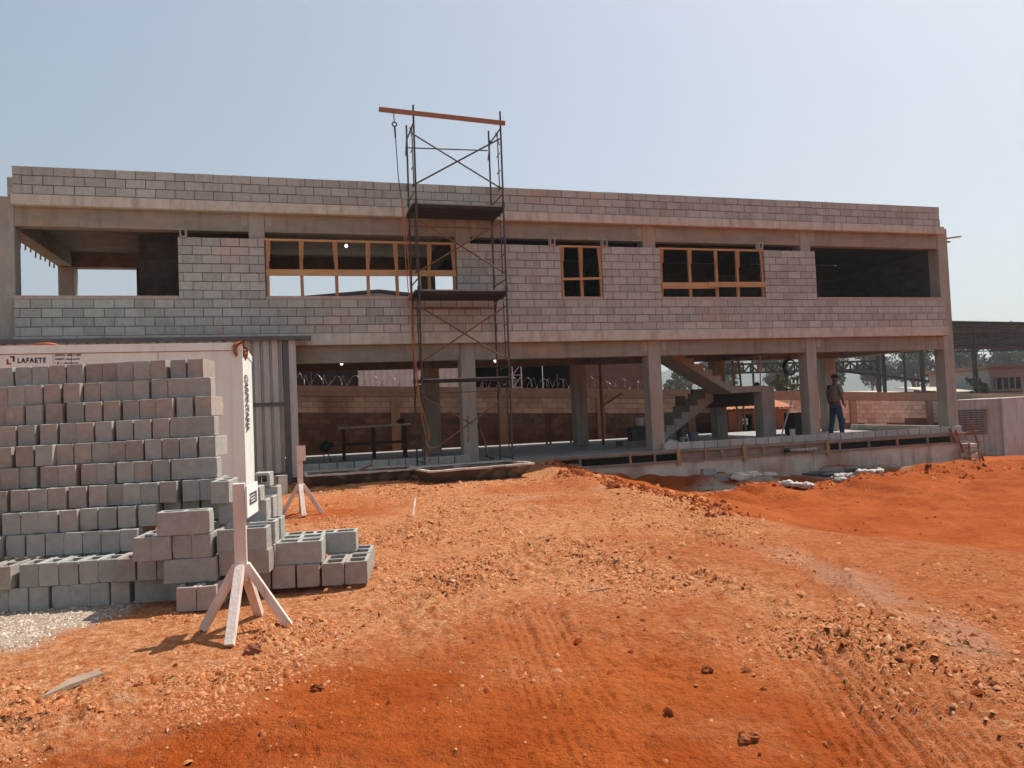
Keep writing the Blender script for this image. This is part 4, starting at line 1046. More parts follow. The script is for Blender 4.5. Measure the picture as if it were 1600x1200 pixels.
# small tiled brick hut behind the slab
HT = thing('brick_hut', 'low red brick hut with orange tiled roof and dark doorway behind the pillar', 'hut', (23.4, 8.8, -.7))
m = MB(); m.box(22.2, 22.83, 8.3, 8.42, -.8, .82); m.box(23.32, 25.0, 8.3, 8.42, -.8, .82); m.box(22.2, 22.32, 8.42, 9.3, -.8, .82); m.box(24.88, 25.0, 8.42, 9.3, -.8, .82); m.box(22.83, 23.32, 8.3, 8.42, .66, .82); m.box(22.2, 25, 9.2, 9.3, -.8, 1.0)
m.build('wall', MT['brick'], HT)
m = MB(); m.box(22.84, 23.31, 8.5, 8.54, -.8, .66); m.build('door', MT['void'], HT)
m = MB(); m.box(22.88, 23.2, 8.485, 8.498, .24, .5); sg = m.build('sign', MT['paper'], HT)
m = MB(); m.box(22.95, 23.03, 8.478, 8.484, .32, .41); m.box(23.05, 23.13, 8.478, 8.484, .33, .41); m.build('lettering', MT['grey_text'], sg)
m = MB()
for k in range(17):
    x = 21.85+k*.2; pts = [(x+.1*math.cos(t), 8.0, .86+.05*math.sin(t)) for t in np.linspace(0, math.pi, 6)]
    pts2 = [(p[0], 9.35, p[2]+.32) for p in pts]; n = 6
    m.add(pts+pts2, [(i, i+1, n+i+1, n+i) for i in range(5)])
    m.add([(p[0], p[1], p[2]-.02) for p in pts]+[(p[0], p[1], p[2]-.02) for p in pts2], [(i, n+i, n+i+1, i+1) for i in range(5)])
m.build('tile_roof', MT['tile'], HT, fix=False)

# ------------------------------------------------------------------ steel hall
HL = thing('steel_hall', 'large open dark steel hall with flat roof and trusses beyond the right end', 'hall', (56, 32, -2.5))
for x, y, wd in ((33.0, 26, .15), (35.5, 26, .12), (38.1, 26, .22), (45.85, 26, .24), (48.2, 26, .14), (49.8, 26, .24), (76.0, 45, .4), (64, 45, .3), (56.0, 27, .14)):
    zt = 6.3 if x > 52 else 5.6
    m = MB(); m.bar((x, y, -3.2), (x, y, zt), wd, wd*.8); m.build('post', MT['green_steel'], HL)
def truss(m, a, b, dz, n, r):
    a = Vector(a); b = Vector(b); d = Vector((0, 0, dz))
    m.bar(a, b, r*1.5); m.bar(a+d, b+d, r*1.5)
    for k in range(n):
        p, q = a.lerp(b, k/n), a.lerp(b, (k+1)/n)
        m.bar(p, p+d, r); m.bar(p if k % 2 else p+d, q+d if k % 2 else q, r)
m = MB(); truss(m, (33, 26, 3.1), (45.8, 26, 3.05), .58, 22, .09); m.build('truss', MT['green_steel'], HL)
m = MB(); m.bar((41.5, 26.3, 3.2), (50.6, 26.3, 2.05), .16); m.build('brace', MT['green_steel'], HL)
for y in (26, 32.5, 39, 45):
    m = MB(); truss(m, (50, y, 5.75 if y < 44 else 5.6), (92, y, 5.35), .42, 40, .07); m.build('truss', MT['green_steel'], HL)
m = MB()
for k in range(10):
    y0 = 25.6+2.04*k; y1 = y0+1.62; f0, f1 = (y0-25.6)/20.4, (y1-25.6)/20.4
    q = [(50, y0, 6.45-.25*f0), (92, y0, 5.6-.1*f0), (92, y1, 5.6-.1*f1), (50, y1, 6.45-.25*f1)]
    m.add(q+[(a, b, c+.05) for a, b, c in q], [(0, 3, 2, 1), (4, 5, 6, 7), (0, 1, 5, 4), (1, 2, 6, 5), (2, 3, 7, 6), (3, 0, 4, 7)])
m.build('roof', MT['roof_dark'], HL)
m = MB()
for k in range(9):
    y = 26.5+k*2.3; m.bar((50, y, 6.33-.012*k), (92, y, 5.48-.008*k), .09, .14)
for k in range(14):
    x = 50+k*3.2; m.bar((x, 26, 6.25-.02*(x-50)), (x, 45.5, 6.0-.018*(x-50)), .07, .1)
m.build('purlin', MT['purlin'], HL)

# ------------------------------------------------------------------ right hand container, house, low roofs
RC = thing('grey_container', 'grey corrugated steel container with louvred vent beyond the right building corner', 'container', (35, 8, -1.8))
def rcx(u, v): # u along left face (away), v along right face
    base = Vector((34.75, 7.0, 0)); du = Vector((-.93, .37, 0)); dv = Vector((.93, .37, 0)); return base+du*u+dv*v
m = MB()
def wallc(m, f, L, z0, z1, pitch=.23, dep=.04, inn=None):
    pts = []; t = 0
    while t < L-.01:
        for q, dd in ((0, 0), (.4, 0), (.52, dep), (.88, dep)): 
            if t+pitch*q < L: pts.append((t+pitch*q, dd))
        t += pitch
    pts.append((L, 0)); n = len(pts); vs = []
    for z in (z0, z1):
        for (tt, dd) in pts:
            p = f(tt); vs.append((p.x+inn.x*dd, p.y+inn.y*dd, z))
    m.add(vs, [(i, i+1, n+i+1, n+i) for i in range(n-1)])
zb0, zt0 = -1.75, .80
wallc(m, lambda t: rcx(t, 0), 2.45, zb0, zt0, .23, .025, inn=Vector((.37, .93, 0))); wallc(m, lambda t: rcx(0, t), 6.0, zb0, zt0, .34, .006, inn=Vector((-.37, .93, 0)))
p = [rcx(0, 0), rcx(2.45, 0), rcx(2.45, 6), rcx(0, 6)]
m.add([(q.x, q.y, zt0) for q in p]+[(q.x, q.y, zt0+.05) for q in p], [(4, 5, 6, 7), (0, 1, 5, 4), (1, 2, 6, 5), (2, 3, 7, 6), (3, 0, 4, 7)])
m.build('body', MT['cont_grey'], RC)
m = MB(); 
for a in (0, 2.40):
    q = rcx(a, -.02); q2 = rcx(a+.08 if a == 0 else a, -.02); m.bar((q.x, q.y, zb0-.03), (q.x, q.y, zt0+.06), .1)
q = rcx(0, 6); m.bar((q.x, q.y, zb0), (q.x, q.y, zt0+.05), .1)
a, b = rcx(-.03, -.03), rcx(2.45, -.03); m.bar((a.x, a.y, zb0+.06), (b.x, b.y, zb0+.06), .06, .14); a, b = rcx(-.03, -.03), rcx(-.03, 6); m.bar((a.x, a.y, zb0+.06), (b.x, b.y, zb0+.06), .06, .14)
m.build('frame', MT['cont_grey'], RC)
m = MB()
for k in range(11):
    z = -.62+k*.10; a, b = rcx(.62, -.03), rcx(1.85, -.03); m.bar((a.x, a.y, z), (b.x, b.y, z), .03, .055)
m.build('louvre', MT['sheet_frame'], RC)
GH_ = thing('grey_house', 'flat roofed grey house with barred window behind the right container', 'house', (82, 46, -2.5))
m = MB(); m.box(77.9, 90, 45, 53, -3, 3.4); m.build('wall', MT['grey_wall'], GH_)
m = MB(); m.box(77.3, 90.5, 44.6, 53.4, 3.42, 3.8); m.build('roof', MT['wood_old'], GH_)
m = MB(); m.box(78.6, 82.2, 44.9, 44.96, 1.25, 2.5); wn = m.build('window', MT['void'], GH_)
m = MB()
for k in range(5): m.box(78.55+.88*k, 78.72+.88*k, 44.82, 44.89, 1.25, 2.5)
m.build('window_bars', MT['grey_wall'], wn)
for k, (x0, x1, y, z0, z1, l) in enumerate(((48, 66, 40, 1.25, 1.75, 'long pale tin roofed shed behind the boundary wall, left of the steel post'), (70.5, 79.5, 42, .95, 1.85, 'small pale tin roofed shed just right of the building corner'))):
    t = thing('tin_shed', l, 'shed', ((x0+x1)/2, y, -2.5))
    m = MB(); m.box(x0+.3, x1-.3, y+.3, y+8, -3, z0+.1); m.build('wall', MT['brown_wall'], t)
    m = MB(); m.add([(x0, y, z0), (x1, y, z0-.15), (x1, y+8.5, z1-.1), (x0, y+8.5, z1+.1), (x0, y, z0-.08), (x1, y, z0-.23), (x1, y+8.5, z1-.18), (x0, y+8.5, z1+.02)], [(0, 1, 2, 3), (7, 6, 5, 4), (0, 4, 5, 1), (1, 5, 6, 2), (2, 6, 7, 3), (3, 7, 4, 0)]); m.build('roof', MT['tin_roof'], t)

# ------------------------------------------------------------------ trees and hills
def tree(name, x, y, zb_, H, R, label, group, leaf, seed, n=1500, ls=.42, trunkfrac=.45, crown_r=None):
    rd = np.random.default_rng(seed); t = thing(name, label, 'tree', (x, y, zb_), group)
    m = MB(); m.tube([(x, y, zb_), (x+.1*rd.normal(), y, zb_+H*.35), (x+.25*rd.normal(), y, zb_+H*.7), (x+.4*rd.normal(), y, zb_+H*.92)], [R*.07, R*.055, R*.035, R*.01], 7)
    cs = []
    for k in range(9):
        a = rd.uniform(0, 6.28); h = rd.uniform(trunkfrac, .95); q = rd.uniform(.25, .8)*R*(1.15-.6*h)
        c = Vector((x+q*math.cos(a), y+q*math.sin(a), zb_+H*h)); cs.append((c, R*rd.uniform(.28, .46)))
        m.tube([(x, y, zb_+H*(h-.22)), ((x+c.x)/2, (y+c.y)/2, zb_+H*(h-.08)), tuple(c)], [R*.03, R*.02, R*.008], 5, cap=False)
    m.build('trunk', MT['bark'], t)
    per = n//len(cs); V = []; 
    for c, r in cs:
        d = rd.normal(size=(per, 3)); d /= np.linalg.norm(d, axis=1)[:, None]; rad = r*rd.uniform(.35, 1.1, per)**.6
        p = np.array(c)+d*rad[:, None]*np.array([1.1, 1.1, .75])
        u = rd.normal(size=(per, 3)); u /= np.linalg.norm(u, axis=1)[:, None]; w_ = np.cross(u, rd.normal(size=(per, 3))); w_ /= np.linalg.norm(w_, axis=1)[:, None]
        s_ = ls*rd.uniform(.5, 1.2, per)[:, None]; a_ = u*s_; b_ = w_*s_*.55
        V.append(np.stack([p-a_, p-b_, p+a_, p+b_], 1))
    V = np.concatenate(V).reshape(-1, 3); F = np.arange(len(V)).reshape(-1, 4)
    o = fast_mesh('crown', V-np.array([x, y, zb_]), F, [leaf]); o.parent = t
GT = 'trees in the line beyond the steel hall'
rt_ = random.Random(21)
tl = []
for k, (x, y, H, R) in enumerate([(76, 96, 12.0, 3.6), (82, 100, 12.8, 3.4), (88, 98, 11.5, 3.0), (93, 102, 11.8, 3.4), (100, 100, 10.2, 3.6), (106, 104, 11.0, 4.2), (113, 101, 11.2, 3.8), (119, 106, 13.2, 4.6),
                             (125, 103, 12.4, 4.4), (131, 108, 14.0, 5.0), (138, 104, 14.2, 5.2), (146, 108, 14.6, 4.2), (153, 106, 15.6, 3.8), (159, 108, 16.0, 4.6), (166, 106, 15.0, 5), (70, 98, 11, 3.4), (96, 92, 9.6, 3.0), (128, 95, 11.0, 4.0), (141, 96, 12.0, 4.6)]):
    zb_ = float(gheight(np.array([float(x)]), np.array([float(y)]), False)[0])-.2
    tree('eucalyptus_tree', x, y, zb_, H*1.16+.6, R*1.1, 'eucalyptus tree in the hazy tree line, %s from the left' % '', GT, MT['leaf'], 100+k, 2300, .34)
    tl.append((x/y, C.objects))
# label the trees by their order from the left as the camera sees them
trs = [o for o in C.objects if o.name.startswith('eucalyptus_tree')]
trs.sort(key=lambda o: (o.location.x-5.6)/(o.location.y+17.8))
for k, o in enumerate(trs): o['label'] = 'tall loose eucalyptus in the hazy tree line, %s tree from the left' % ORD[k+1]
tree('young_tree', 71.5, 41, -2.6, 5.0, 1.5, 'small yellow green tree beside the steel post left of the grey house', None, MT['leaf2'], 7, 500, .3)
tree('low_bush', 33.5, 20, -1.6, 4.2, 1.7, 'dark green bush behind the boundary wall right of the staircase pillar', None, MT['leaf'], 9, 700, .22, .3)

def hills():
    xs = np.linspace(-500, 2600, 160); ys = np.linspace(560, 1400, 18)
    X, Y = np.meshgrid(xs, ys)
    q = np.sin((Y-560)/840*math.pi)
    Z = -12+q*(52+26*fbm(X, Y, .0032, 4, 8)+8*fbm(X, Y, .02, 3, 4))*np.interp(X, [-500, 150, 500, 760, 1000, 1300, 2600], [.2, .45, 1.0, 1.25, 1.0, .8, .6])
    V = np.stack([X, Y, Z], -1).reshape(-1, 3); na = len(xs)
    i = np.arange(len(ys)-1)[:, None]; j = np.arange(na-1)[None, :]
    F = np.stack([i*na+j, i*na+j+1, (i+1)*na+j+1, (i+1)*na+j], -1).reshape(-1, 4)
    tag(fast_mesh('hills', V, F, [MT['hill']], smooth=True), kind='structure')
hills()

def haze():
    me = bpy.data.meshes.new('haze'); bm = bmesh.new(); bmesh.ops.create_cube(bm, size=1); bm.to_mesh(me); bm.free()
    me.transform(Matrix.Translation((1150, -5, 54)) @ Matrix.Diagonal((4100, 3290, 152, 1)))
    mm = bpy.data.materials.new('haze_air'); mm.use_nodes = True; n = mm.node_tree.nodes; l = mm.node_tree.links
    n.remove(n['Principled BSDF']); v = n.new('ShaderNodeVolumePrincipled')
    v.inputs['Color'].default_value = (.80, .88, .97, 1); v.inputs['Density'].default_value = .0006; v.inputs['Anisotropy'].default_value = .5
    l.new(v.outputs[0], n['Material Output'].inputs['Volume']); me.materials.append(mm)
    o = bpy.data.objects.new('haze', me); C.objects.link(o); tag(o, 'pale dusty haze over the whole site and the far hills', 'haze', kind='stuff')
haze()
# ------------------------------------------------------------------ things in the building
def single(name, mb, m_, loc, label, cat, **k): return tag(rebase(mb.build(name, m_, None, **k), loc), label, cat)
for (x, y, z, l) in ((7.06, 2.5, 5.86, 'bare white bulb under the upper ceiling seen through the long window'), (6.83, 2.5, 2.68, 'bare white bulb under the ground floor ceiling left of the scaffold'), (11.09, 2.5, 2.66, 'bare white bulb under the ground floor ceiling behind the scaffold right leg')):
    t = thing('light_bulb', l, 'light bulb', (x, y, z))
    m = MB(); m.blob((x, y, z), .042, (1, 1, 1.15), 1, 0, 12, 8); m.build('globe', MT['bulb'], t, smooth=True)
    m = MB(); m.tube([(x, y, z+.06), (x, y, z+.14)], .02, 8); m.tube([(x, y, z+.13), (x, y, z+.26)], .006, 5); m.build('socket', MT['black'], t)
WB = thing('work_bench', 'long dark timber work bench standing on the slab left of the scaffold', 'bench', (7.8, 4, 0))
m = MB(); m.bar((6.75, 4.0, .93), (8.8, 4.0, .96), .5, .05); m.build('top', MT['trough_rim'], WB)
for x in (6.9, 7.75, 8.65):
    for y in (3.82, 4.18):
        m = MB(); m.box(x-.035, x+.035, y-.03, y+.03, .002, .91); m.build('leg', MT['dark_timber'], WB)
m = MB(); m.box(6.9, 8.65, 3.80, 3.84, .42, .50); m.build('stretcher', MT['dark_timber'], WB)
m = MB(); m.blob((8.55, 4.0, 1.05), .1, (1.1, .8, .7), 3, .3); single('tool_bag', m, MT['black'], (8.55, 4, .98), 'small black bag lying on the right end of the work bench', 'bag', smooth=True)
PM = thing('angle_grinder_stand', 'dark tool on a thin leg standing left of the work bench', 'tool', (6.35, 3, 0))
m = MB(); m.blob((6.32, 3.0, .45), .15, (1.1, .7, .8), 5, .35); m.blob((6.5, 3.0, .5), .09, (1.3, .6, .6), 6, .3); m.build('body', MT['black'], PM, smooth=True)
m = MB(); m.tube([(6.3, 3, .35), (6.31, 3, .002)], .014, 6); m.tube([(6.4, 3.05, .35), (6.5, 3.1, .002)], .014, 6); m.build('leg', MT['wood_red'], PM)
RT = thing('red_trestle', 'small red timber trestle table near the dark back column', 'trestle', (14.4, 6.5, 0))
m = MB(); m.box(13.8, 14.95, 6.25, 6.75, .99, 1.04); m.build('top', MT['wood_red'], RT)
for x in (13.95, 14.85):
    for y in (6.3, 6.7): m = MB(); m.box(x-.03, x+.03, y-.03, y+.03, .002, .985); m.build('leg', MT['wood_red'], RT)
m = MB(); m.box(13.98, 14.82, 6.29, 6.32, .15, .2); m.build('stretcher', MT['wood_red'], RT)
PR = thing('timber_prop', 'red timber prop with slanting brace behind the front middle column', 'prop', (14.6, 3.2, 0))
m = MB(); m.bar((15.05, 4.3, .002), (15.05, 4.3, 2.6), .07, .07, up=(0, 1, 0)); m.build('upright', MT['wood_red'], PR)
m = MB(); m.bar((15.05, 4.25, 1.25), (15.75, 4.25, 1.62), .08, .05); m.build('brace', MT['wood_red'], PR)
m = MB()
for k, (x, y) in enumerate(((15.0, 2.9), (15.3, 2.9), (15.6, 2.9))): m.box(x-.28, x+.28, y-.25, y+.25, .002+.0*k, .13)
DK = thing('material_stack', 'dark stack of bricks and boards beside the front middle column', 'stack', (15.4, 2.9, 0))
m = MB(); m.box(14.95, 15.75, 2.6, 3.1, .002, .16); m.build('base', MT['conc_dark'], DK)
m = MB()
for z in range(3):
    for k in range(3): m.box(15.35+k*.2, 15.53+k*.2, 2.75, 3.1, .165+z*.14, .295+z*.14)
m.build('bricks', MT['int_block'], DK)
m = MB(); m.tube([(15.72, 2.95, .60), (15.72, 2.95, .84)], [.13, .15], 14); single('paint_bucket', m, MT['sheet'], (15.72, 2.95, .6), 'grey bucket standing on the dark brick stack by the middle column', 'bucket')
m = MB(); m.blob((15.48, .62, .12), .15, (1.3, .8, .75), 8, .3); single('cement_bag', m, MT['bag'], (15.48, .62, 0), 'white crumpled bag behind the kerb blocks right of the middle column', 'bag', smooth=True)
o = put_block(BM19[2], 15.87, .65, .1, 0, 'hollow faced block on the slab behind the kerb under the stairs', None, rx=math.pi/2); o.location.z = .1
m = MB(); m.tube([(16.2, .65, .004), (16.2, .65, .42)], [.13, .15], 16); m.tube([(16.2, .65, .42), (16.2, .65, .40)], [.155, .155], 16); single('dark_bucket', m, MT['tube_blue'], (16.2, .65, 0), 'dark grey bucket behind the kerb blocks under the stairs', 'bucket', smooth=False)
CB = thing('equipment_cabinet', 'black equipment cabinet standing against the right front column', 'cabinet', (20.1, 1.2, 0))
m = MB(); m.box(19.78, 20.35, 1.0, 1.5, .05, .80); m.build('body', MT['black'], CB, bevel=.02)
m = MB(); m.box(20.05, 20.22, .985, .997, .25, .6); m.build('panel', MT['sheet_frame'], CB)
for x in (19.85, 20.28): m = MB(); m.box(x-.04, x+.04, 1.05, 1.12, .002, .048); m.build('foot', MT['black'], CB)
m = MB(); m.tube([(19.55, .8, .004), (19.55, .8, .34)], .085, 14); single('tan_bucket', m, MT['stand'], (19.55, .8, 0), 'tan cylindrical bucket left of the black equipment cabinet', 'bucket')
m = MB(); m.blob((19.25, .9, .12), .14, (1.3, .8, .7), 18, .3); single('tool_bag', m, MT['mortar_wet'], (19.25, .9, 0), 'grey sack at the foot of the leaning steel pole', 'sack', smooth=True)
m = MB(); m.tube([(19.02, .7, .01), (20.02, .75, 2.3)], .022, 8); single('steel_pole', m, MT['sheet'], (19.5, .72, 0), 'thin steel pole leaning against the right front column', 'pole')
m = MB(); m.tube([(19.52, 2.2, 1.66), (19.56, 2.2, 2.60)], .02, 8); m.box(19.46, 19.6, 2.17, 2.23, 2.1, 2.28); single('white_pole', m, MT['white_sheet'], (19.5, 2.2, 1.66), 'thin white pole standing on the stair landing', 'pole')
m = MB()
m.bar((20.35, 5, 2.7), (20.5, 5, .2), .05); m.bar((20.62, 5, 2.7), (20.77, 5, .2), .05)
for k in range(9): z = 2.55-k*.27; xo = (2.7-z)*.06; m.bar((20.35+xo, 5, z), (20.62+xo, 5, z), .03)
single('ladder', m, MT['wood_old'], (20.5, 5, 0), 'weathered ladder leaning at the back of the building above the stair landing', 'ladder')
m = MB(); m.blob((19.25, 2.0, 1.70), .085, (1.2, .8, .8), 28, .3); single('black_bag', m, MT['black'], (19.25, 2, 1.66), 'small black bag on top of the stair landing', 'bag', smooth=True)
m = MB()
for k in range(5):
    m.tube([(22.35+.01*k+(.24+.012*k)*math.cos(a), 4.45+.03*k, 2.33+(.24+.012*k)*math.sin(a)) for a in np.linspace(0, 6.28, 25)[:-1]], .02, 6, closed=True)
m.bar((22.35, 4.5, 2.56), (22.35, 4.5, 2.9), .02)
single('cable_coil', m, MT['black'], (22.35, 4.5, 2.33), 'black cable coil hanging under the beam left of the right front column', 'cable')
m = MB(); m.tube([(10.28, .38, .02), (9.98, .55, 1.15)], .017, 8); m.bar((10.38, .33, .03), (10.18, .42, .12), .2, .03)
single('shovel', m, MT['black'], (10.2, .4, 0), 'shovel leaning on the front column behind the scaffold', 'shovel')
m = MB(); m.bar((9.1, .5, .02), (9.3, .6, .12), .06, .05); single('black_offcut', m, MT['black'], (9.2, .55, 0), 'small black offcut on the slab behind the kerb blocks', 'offcut')

m = MB(); m.tube([(17.6, 1.0, .05), (18.75, 1.15, .06)], .045, 10); single('pale_pipe', m, MT['pvc'], (18.1, 1.05, 0), 'pale plastic pipe lying on the slab in front of the hut doorway', 'pipe')
m = MB(); m.box(17.2, 18.6, 5.6, 5.74, .004, .19); single('low_block_row', m, MT['block'], (17.9, 5.6, 0), 'low grey block row on the slab in front of the brick hut', 'wall')
m = MB()
for k in range(4): m.bar((16.6+.5*k, 3.9+.1*k, .03), (17.4+.45*k, 4.4-.1*k, .05+.02*k), .12, .03)
single('board_scraps', m, MT['wood_old'], (17.4, 4.1, 0), 'loose board scraps lying on the slab under the stair landing', 'boards')
# ------------------------------------------------------------------ right building corner: post stub and shaky timber ladder
CP = thing('pile_cap', 'rough broken concrete pile head at the right corner of the foundation', 'pile head', (24.8, -.4, -1.2))
m = MB(); rd = random.Random(3)
for k in range(7):
    z = -1.3+k*.14; w_ = .15+rd.uniform(-.025, .025); ox, oy = rd.uniform(-.02, .02), rd.uniform(-.02, .02)
    m.box(24.78-w_+ox, 24.78+w_+ox, -.36-w_+oy, -.36+w_+oy, z, z+.143)
m.build('core', MT['conc_found'], CP, bevel=.02)
m = MB(); m.bar((24.55, -.56, -.55), (25.02, -.53, -.53), .05, .07); m.bar((24.60, -.54, -.80), (24.60, -.52, -.30), .05, .05); m.bar((24.95, -.54, -.85), (24.97, -.52, -.25), .05, .05); m.build('collar', MT['wood_old'], CP)
TL = thing('timber_ladder', 'rickety red timber ladder leaning at the right corner of the slab', 'ladder', (25.1, -.3, -1.2))
for (a, b) in (((24.95, -.3, .3), (25.25, -.5, -1.22)), ((24.55, -.12, .1), (24.75, -.35, -1.15))):
    m = MB(); m.bar(a, b, .06, .05); m.build('rail', MT['wood_red'], TL)
for k in range(4):
    z = -.0-.32*k; m = MB(); m.bar((24.55+.05*k, -.2-.04*k, z-.04), (25.12+.06*k, -.38-.03*k, z+.02), .05, .04); m.build('rung', MT['wood_red'], TL)
m = MB(); m.bar((24.3, -.15, .14), (24.5, -.18, -.28), .05, .04); single('timber_strut', m, MT['wood_red'], (24.4, -.16, -.2), 'short red timber strut nailed over the formwork at the right corner', 'strut')
m = MB()
for k in range(5): m.tube([(18.75+.13*k, -.02, -.21-.01*(k % 2)), (18.9+.14*k, -.30, -.19-.01*(k % 2))], .035, 10)
single('pipe_bundle', m, MT['pvc'], (19, -.15, -.2), 'bundle of short pale pipes stuck in the formwork at the slab edge', 'pipes', smooth=False)
m = MB(); m.blob((18.62, -.16, -.2), .07, (1.3, 1, .9), 61, .3); single('dark_rag', m, MT['black'], (18.62, -.16, -.25), 'dark rag lying left of the pale pipe bundle', 'rag', smooth=True)
# crumpled white sacks in the pit
for k, (x, y, s_, l) in enumerate(((16.85, -2.95, .30, 'crumpled white sack heap lying nearest in front of the foundation'), (18.6, -2.35, .28, 'crumpled white sack farther right in front of the foundation'), (19.2, -2.6, .24, 'flat pale torn sack beside the right white sack'))):
    m = MB(); z = gz(x, y)
    for q in range(6): m.blob((x+random.uniform(-1, 1)*s_*.9, y+random.uniform(-.5, .5)*s_, z+.03+random.uniform(0, .35)*s_*(1 if k < 2 else .3)), s_*random.uniform(.25, .5), (1.2, 1, .5), 70+k*9+q, .5, 16, 10)
    single('crumpled_sack', m, MT['bag'], (x, y, z), l, 'sack', smooth=True)
for k, (x, y, rz, l) in enumerate(((15.9, -.55, .1, 'dark rubble block lying at the foot of the foundation wall, left one'), (16.25, -.6, -.2, 'dark rubble block lying at the foot of the foundation wall, right one'))):
    o = put_block(BM15[k], x, y, gz(x, y)-.02, math.pi/2+rz, l, None, rx=0)
m = MB(); m.blob((16.9, -.8, gz(16.9, -.8)+.02), .3, (1.6, .7, .35), 81, .45); m.blob((17.5, -.7, gz(17.5, -.7)+.02), .22, (1.4, .8, .4), 82, .45)
single('mortar_lump', m, MT['conc_found'], (17.1, -.75, -.9), 'dried mortar lumps dumped against the foundation wall', 'mortar')
m = MB(); m.blob((19.6, -.75, gz(19.6, -.75)), .35, (2.2, .8, .22), 84, .45); m.blob((20.4, -1.0, gz(20.4, -1.0)), .25, (2, .8, .25), 85, .45)
single('mortar_spill', m, MT['mortar_wet'], (20, -.85, -.95), 'pale spilled mortar patch in front of the foundation below the man', 'mortar', smooth=True)

# ------------------------------------------------------------------ small things on the foreground dirt
def lump(name, x, y, r, m_, label, cat, seed, sq=(1, .8, .6)):
    m = MB(); z = gz(x, y); m.blob((x, y, z+r*.25), r, sq, seed, .35, 12, 8); single(name, m, m_, (x, y, z), label, cat)
lump('brick_fragment', 5.33, -12.78, .055, MT['brick'], 'dark red brick fragment just in front of the near sign stand', 'brick', 5, (1.2, .7, .7))
lump('stone', 5.71, -13.6, .04, MT['clod'], 'brown stone lying on the orange track in the left foreground', 'stone', 6)
lump('stone', 7.75, -14.15, .035, MT['clod'], 'lone stone in the middle of the orange foreground track', 'stone', 7)
lump('stone', 7.5, -14.9, .045, MT['clod'], 'stone at the bottom centre of the orange foreground', 'stone', 8)
m = MB(); z1, z2 = gz(4.47, -12.9), gz(4.3, -13.22)
m.add([(4.47, -12.86, z1+.03), (4.52, -12.92, z1+.025), (4.40, -13.08, z1+.035), (4.29, -13.25, z2+.02), (4.36, -13.02, z1+.045), (4.47, -12.86, z1+.015), (4.52, -12.92, z1+.01), (4.40, -13.08, z1+.01), (4.29, -13.25, z2+.005), (4.36, -13.02, z1+.01)],
      [(0, 4, 2, 1), (4, 3, 2), (5, 6, 7, 9), (9, 7, 8), (0, 1, 6, 5), (1, 2, 7, 6), (2, 3, 8, 7), (3, 4, 9, 8), (4, 0, 5, 9)])
single('wood_splinter', m, MT['wood_old'], (4.4, -13.05, z1), 'pointed pale wood splinter lying on the rubble at the left', 'splinter')
m = MB(); z = gz(7.22, -7.1); m.bar((7.18, -7.25, z+.02), (7.26, -7.0, z+.24), .02, .015); single('wooden_stake', m, MT['stand'], (7.2, -7.1, z), 'thin pale stake stuck in the ground in front of the troughs', 'stake')
m = MB(); z = gz(7.9, -12.0); m.bar((7.55, -12.35, z+.012), (8.0, -12.28, z+.012), .014, .010); single('wooden_stick', m, MT['wood_old'], (7.8, -12.3, z), 'thin straight stick lying on the dirt in the middle distance', 'stick')

# ------------------------------------------------------------------ person
def skin_obj(name, verts, edges, radii, m_, parent, root=0, sub=2):
    org = Vector((0, 0, 0)); q = parent
    while q is not None: org += Vector(q.location); q = q.parent
    me = bpy.data.meshes.new(name); me.from_pydata([tuple(Vector(v)) for v in verts], edges, [])
    o = bpy.data.objects.new(name, me); C.objects.link(o); o.parent = parent
    md = o.modifiers.new('skin', 'SKIN'); md.use_smooth_shade = True
    sv = me.skin_vertices[0].data
    for i, r in enumerate(radii):
        sv[i].radius = r if isinstance(r, tuple) else (r, r); sv[i].use_root = (i == root)
    me.materials.append(m_)
    s2 = o.modifiers.new('sub', 'SUBSURF'); s2.levels = sub; s2.render_levels = sub
    return o
PX, PY = 20.86, .52
PE = thing('person', 'man in grey t-shirt, blue jeans and dark cap standing at the slab edge', 'person', (PX, PY, 0))
# local frame: facing +x, right side is -y, feet at z=0
B = []
def bv(*p): B.append(p); return len(B)-1
ed = []; rad = []
def chain(pts, rs, start=None):
    prev = start
    for p, r in zip(pts, rs):
        i = bv(*p); rad.append(r)
        if prev is not None: ed.append((prev, i))
        prev = i
    return prev
pel = chain([(0, 0, .98)], [.12]); sp1 = chain([(-.01, 0, 1.14), (-.015, 0, 1.32), (0, 0, 1.46)], [.115, .125, .10], pel)
nk = chain([(.02, 0, 1.54)], [.055], sp1); hd = chain([(.035, 0, 1.63), (.045, 0, 1.72), (.03, 0, 1.79)], [.075, .092, .07], nk)
ns = chain([(.14, -.005, 1.675)], [.016], hd-1)
for s_ in (-1, 1):
    sh_ = chain([(-.0, s_*.17, 1.46)], [.058], sp1)
    if s_ < 0: el = chain([(-.03, s_*.225, 1.20), (.02, s_*.225, 1.11), (.115, s_*.185, .99)], [.043, .038, .03], sh_)
    else: el = chain([(-.02, s_*.22, 1.20), (.01, s_*.225, 1.10), (.06, s_*.21, .95)], [.043, .038, .03], sh_)
    bx, by, bz_ = B[el]
    pm = chain([(bx+.05, by+.01*s_, bz_-.05)], [.028], el)
    for f in range(4): chain([(bx+.075+.012*f, by+(f-1.5)*.018, bz_-.09), (bx+.082+.01*f, by+(f-1.5)*.018, bz_-.125+.006*abs(f-1.5))], [.009, .008], pm)
    chain([(bx+.075, by-s_*.04, bz_-.055), (bx+.10, by-s_*.045, bz_-.075)], [.010, .009], pm)
    fx = .10 if s_ < 0 else -.10
    hp = chain([(0, s_*.10, .90), (fx*.6+.02, s_*.11, .50), (fx-.02, s_*.115, .10), (fx+.12, s_*.125, .04)], [.085, .058, .042, .035], pel)
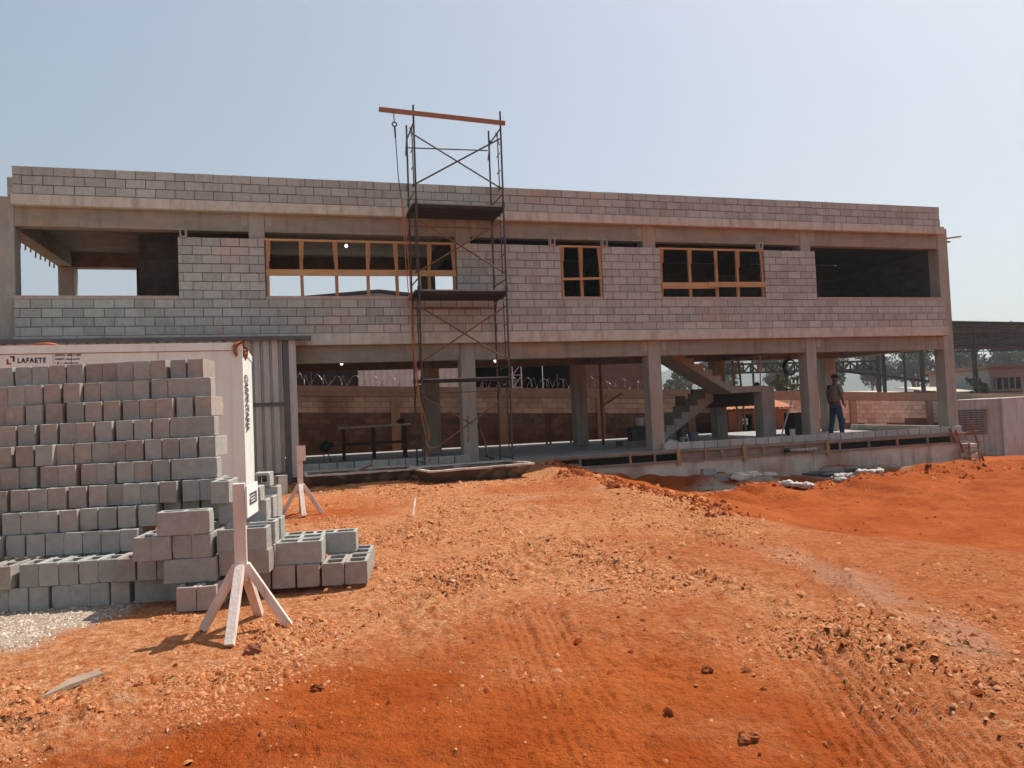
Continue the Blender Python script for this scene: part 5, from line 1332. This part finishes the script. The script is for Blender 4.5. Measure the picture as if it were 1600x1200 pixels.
skin_obj('body', B, ed, rad, MT['skin'], PE)
# clothes
B, ed, rad = [], [], []
pel = chain([(0, 0, .99)], [(.155, .125)]); a_ = chain([(-.01, 0, 1.14), (-.02, 0, 1.32), (-.005, 0, 1.47)], [(.155, .13), (.165, .135), (.10, .09)], pel)
for s_ in (-1, 1):
    sh_ = chain([(0, s_*.175, 1.455)], [.075], a_); chain([(0, s_*.215, 1.33), (.0, s_*.235, 1.235)], [.07, .066], sh_)
skin_obj('shirt', B, ed, rad, MT['shirt'], PE)
B, ed, rad = [], [], []
pel = chain([(0, 0, 1.0)], [(.15, .125)]); q_ = chain([(0, 0, .93)], [(.14, .12)], pel)
for s_ in (-1, 1):
    fx = .10 if s_ < 0 else -.10
    chain([(.01, s_*.10, .84), (fx*.6+.02, s_*.11, .50), (fx-.02, s_*.115, .20), (fx-.02, s_*.115, .07)], [.108, .083, .072, .075], q_)
skin_obj('trousers', B, ed, rad, MT['jeans'], PE)
for s_ in (-1, 1):
    fx = .10 if s_ < 0 else -.10
    m = MB(); m.blob((PX+fx+.07, PY+s_*.12, .045), .06, (2.3, .85, .75), 3, .05, 12, 8); m.blob((PX+fx-.02, PY+s_*.115, .07), .055, (1.1, .95, 1.1), 4, .05, 12, 8); m.build('boot', MT['boot'], PE, smooth=True)
m = MB(); vs = []; fs = []
for j in range(6):
    t = j/5*math.pi/2
    for i in range(16):
        a = 2*math.pi*i/16; vs.append((PX+.035+.113*math.cos(a)*math.cos(t), PY+.103*math.sin(a)*math.cos(t), 1.735+.115*math.sin(t)))
for j in range(5):
    for i in range(16): fs.append((j*16+i, j*16+(i+1) % 16, (j+1)*16+(i+1) % 16, (j+1)*16+i))
m.add(vs, fs); m.add([(PX+.13, PY-.07, 1.742), (PX+.245, PY-.045, 1.722), (PX+.245, PY+.045, 1.722), (PX+.13, PY+.07, 1.742), (PX+.13, PY-.07, 1.75), (PX+.245, PY-.045, 1.73), (PX+.245, PY+.045, 1.73), (PX+.13, PY+.07, 1.75)], [(0, 1, 2, 3), (7, 6, 5, 4), (0, 4, 5, 1), (1, 5, 6, 2), (2, 6, 7, 3)])
m.build('cap', MT['cap'], PE, smooth=True)
PE.scale = (1.0, 1.0, 1.03); PE.rotation_euler = (0, 0, .25)
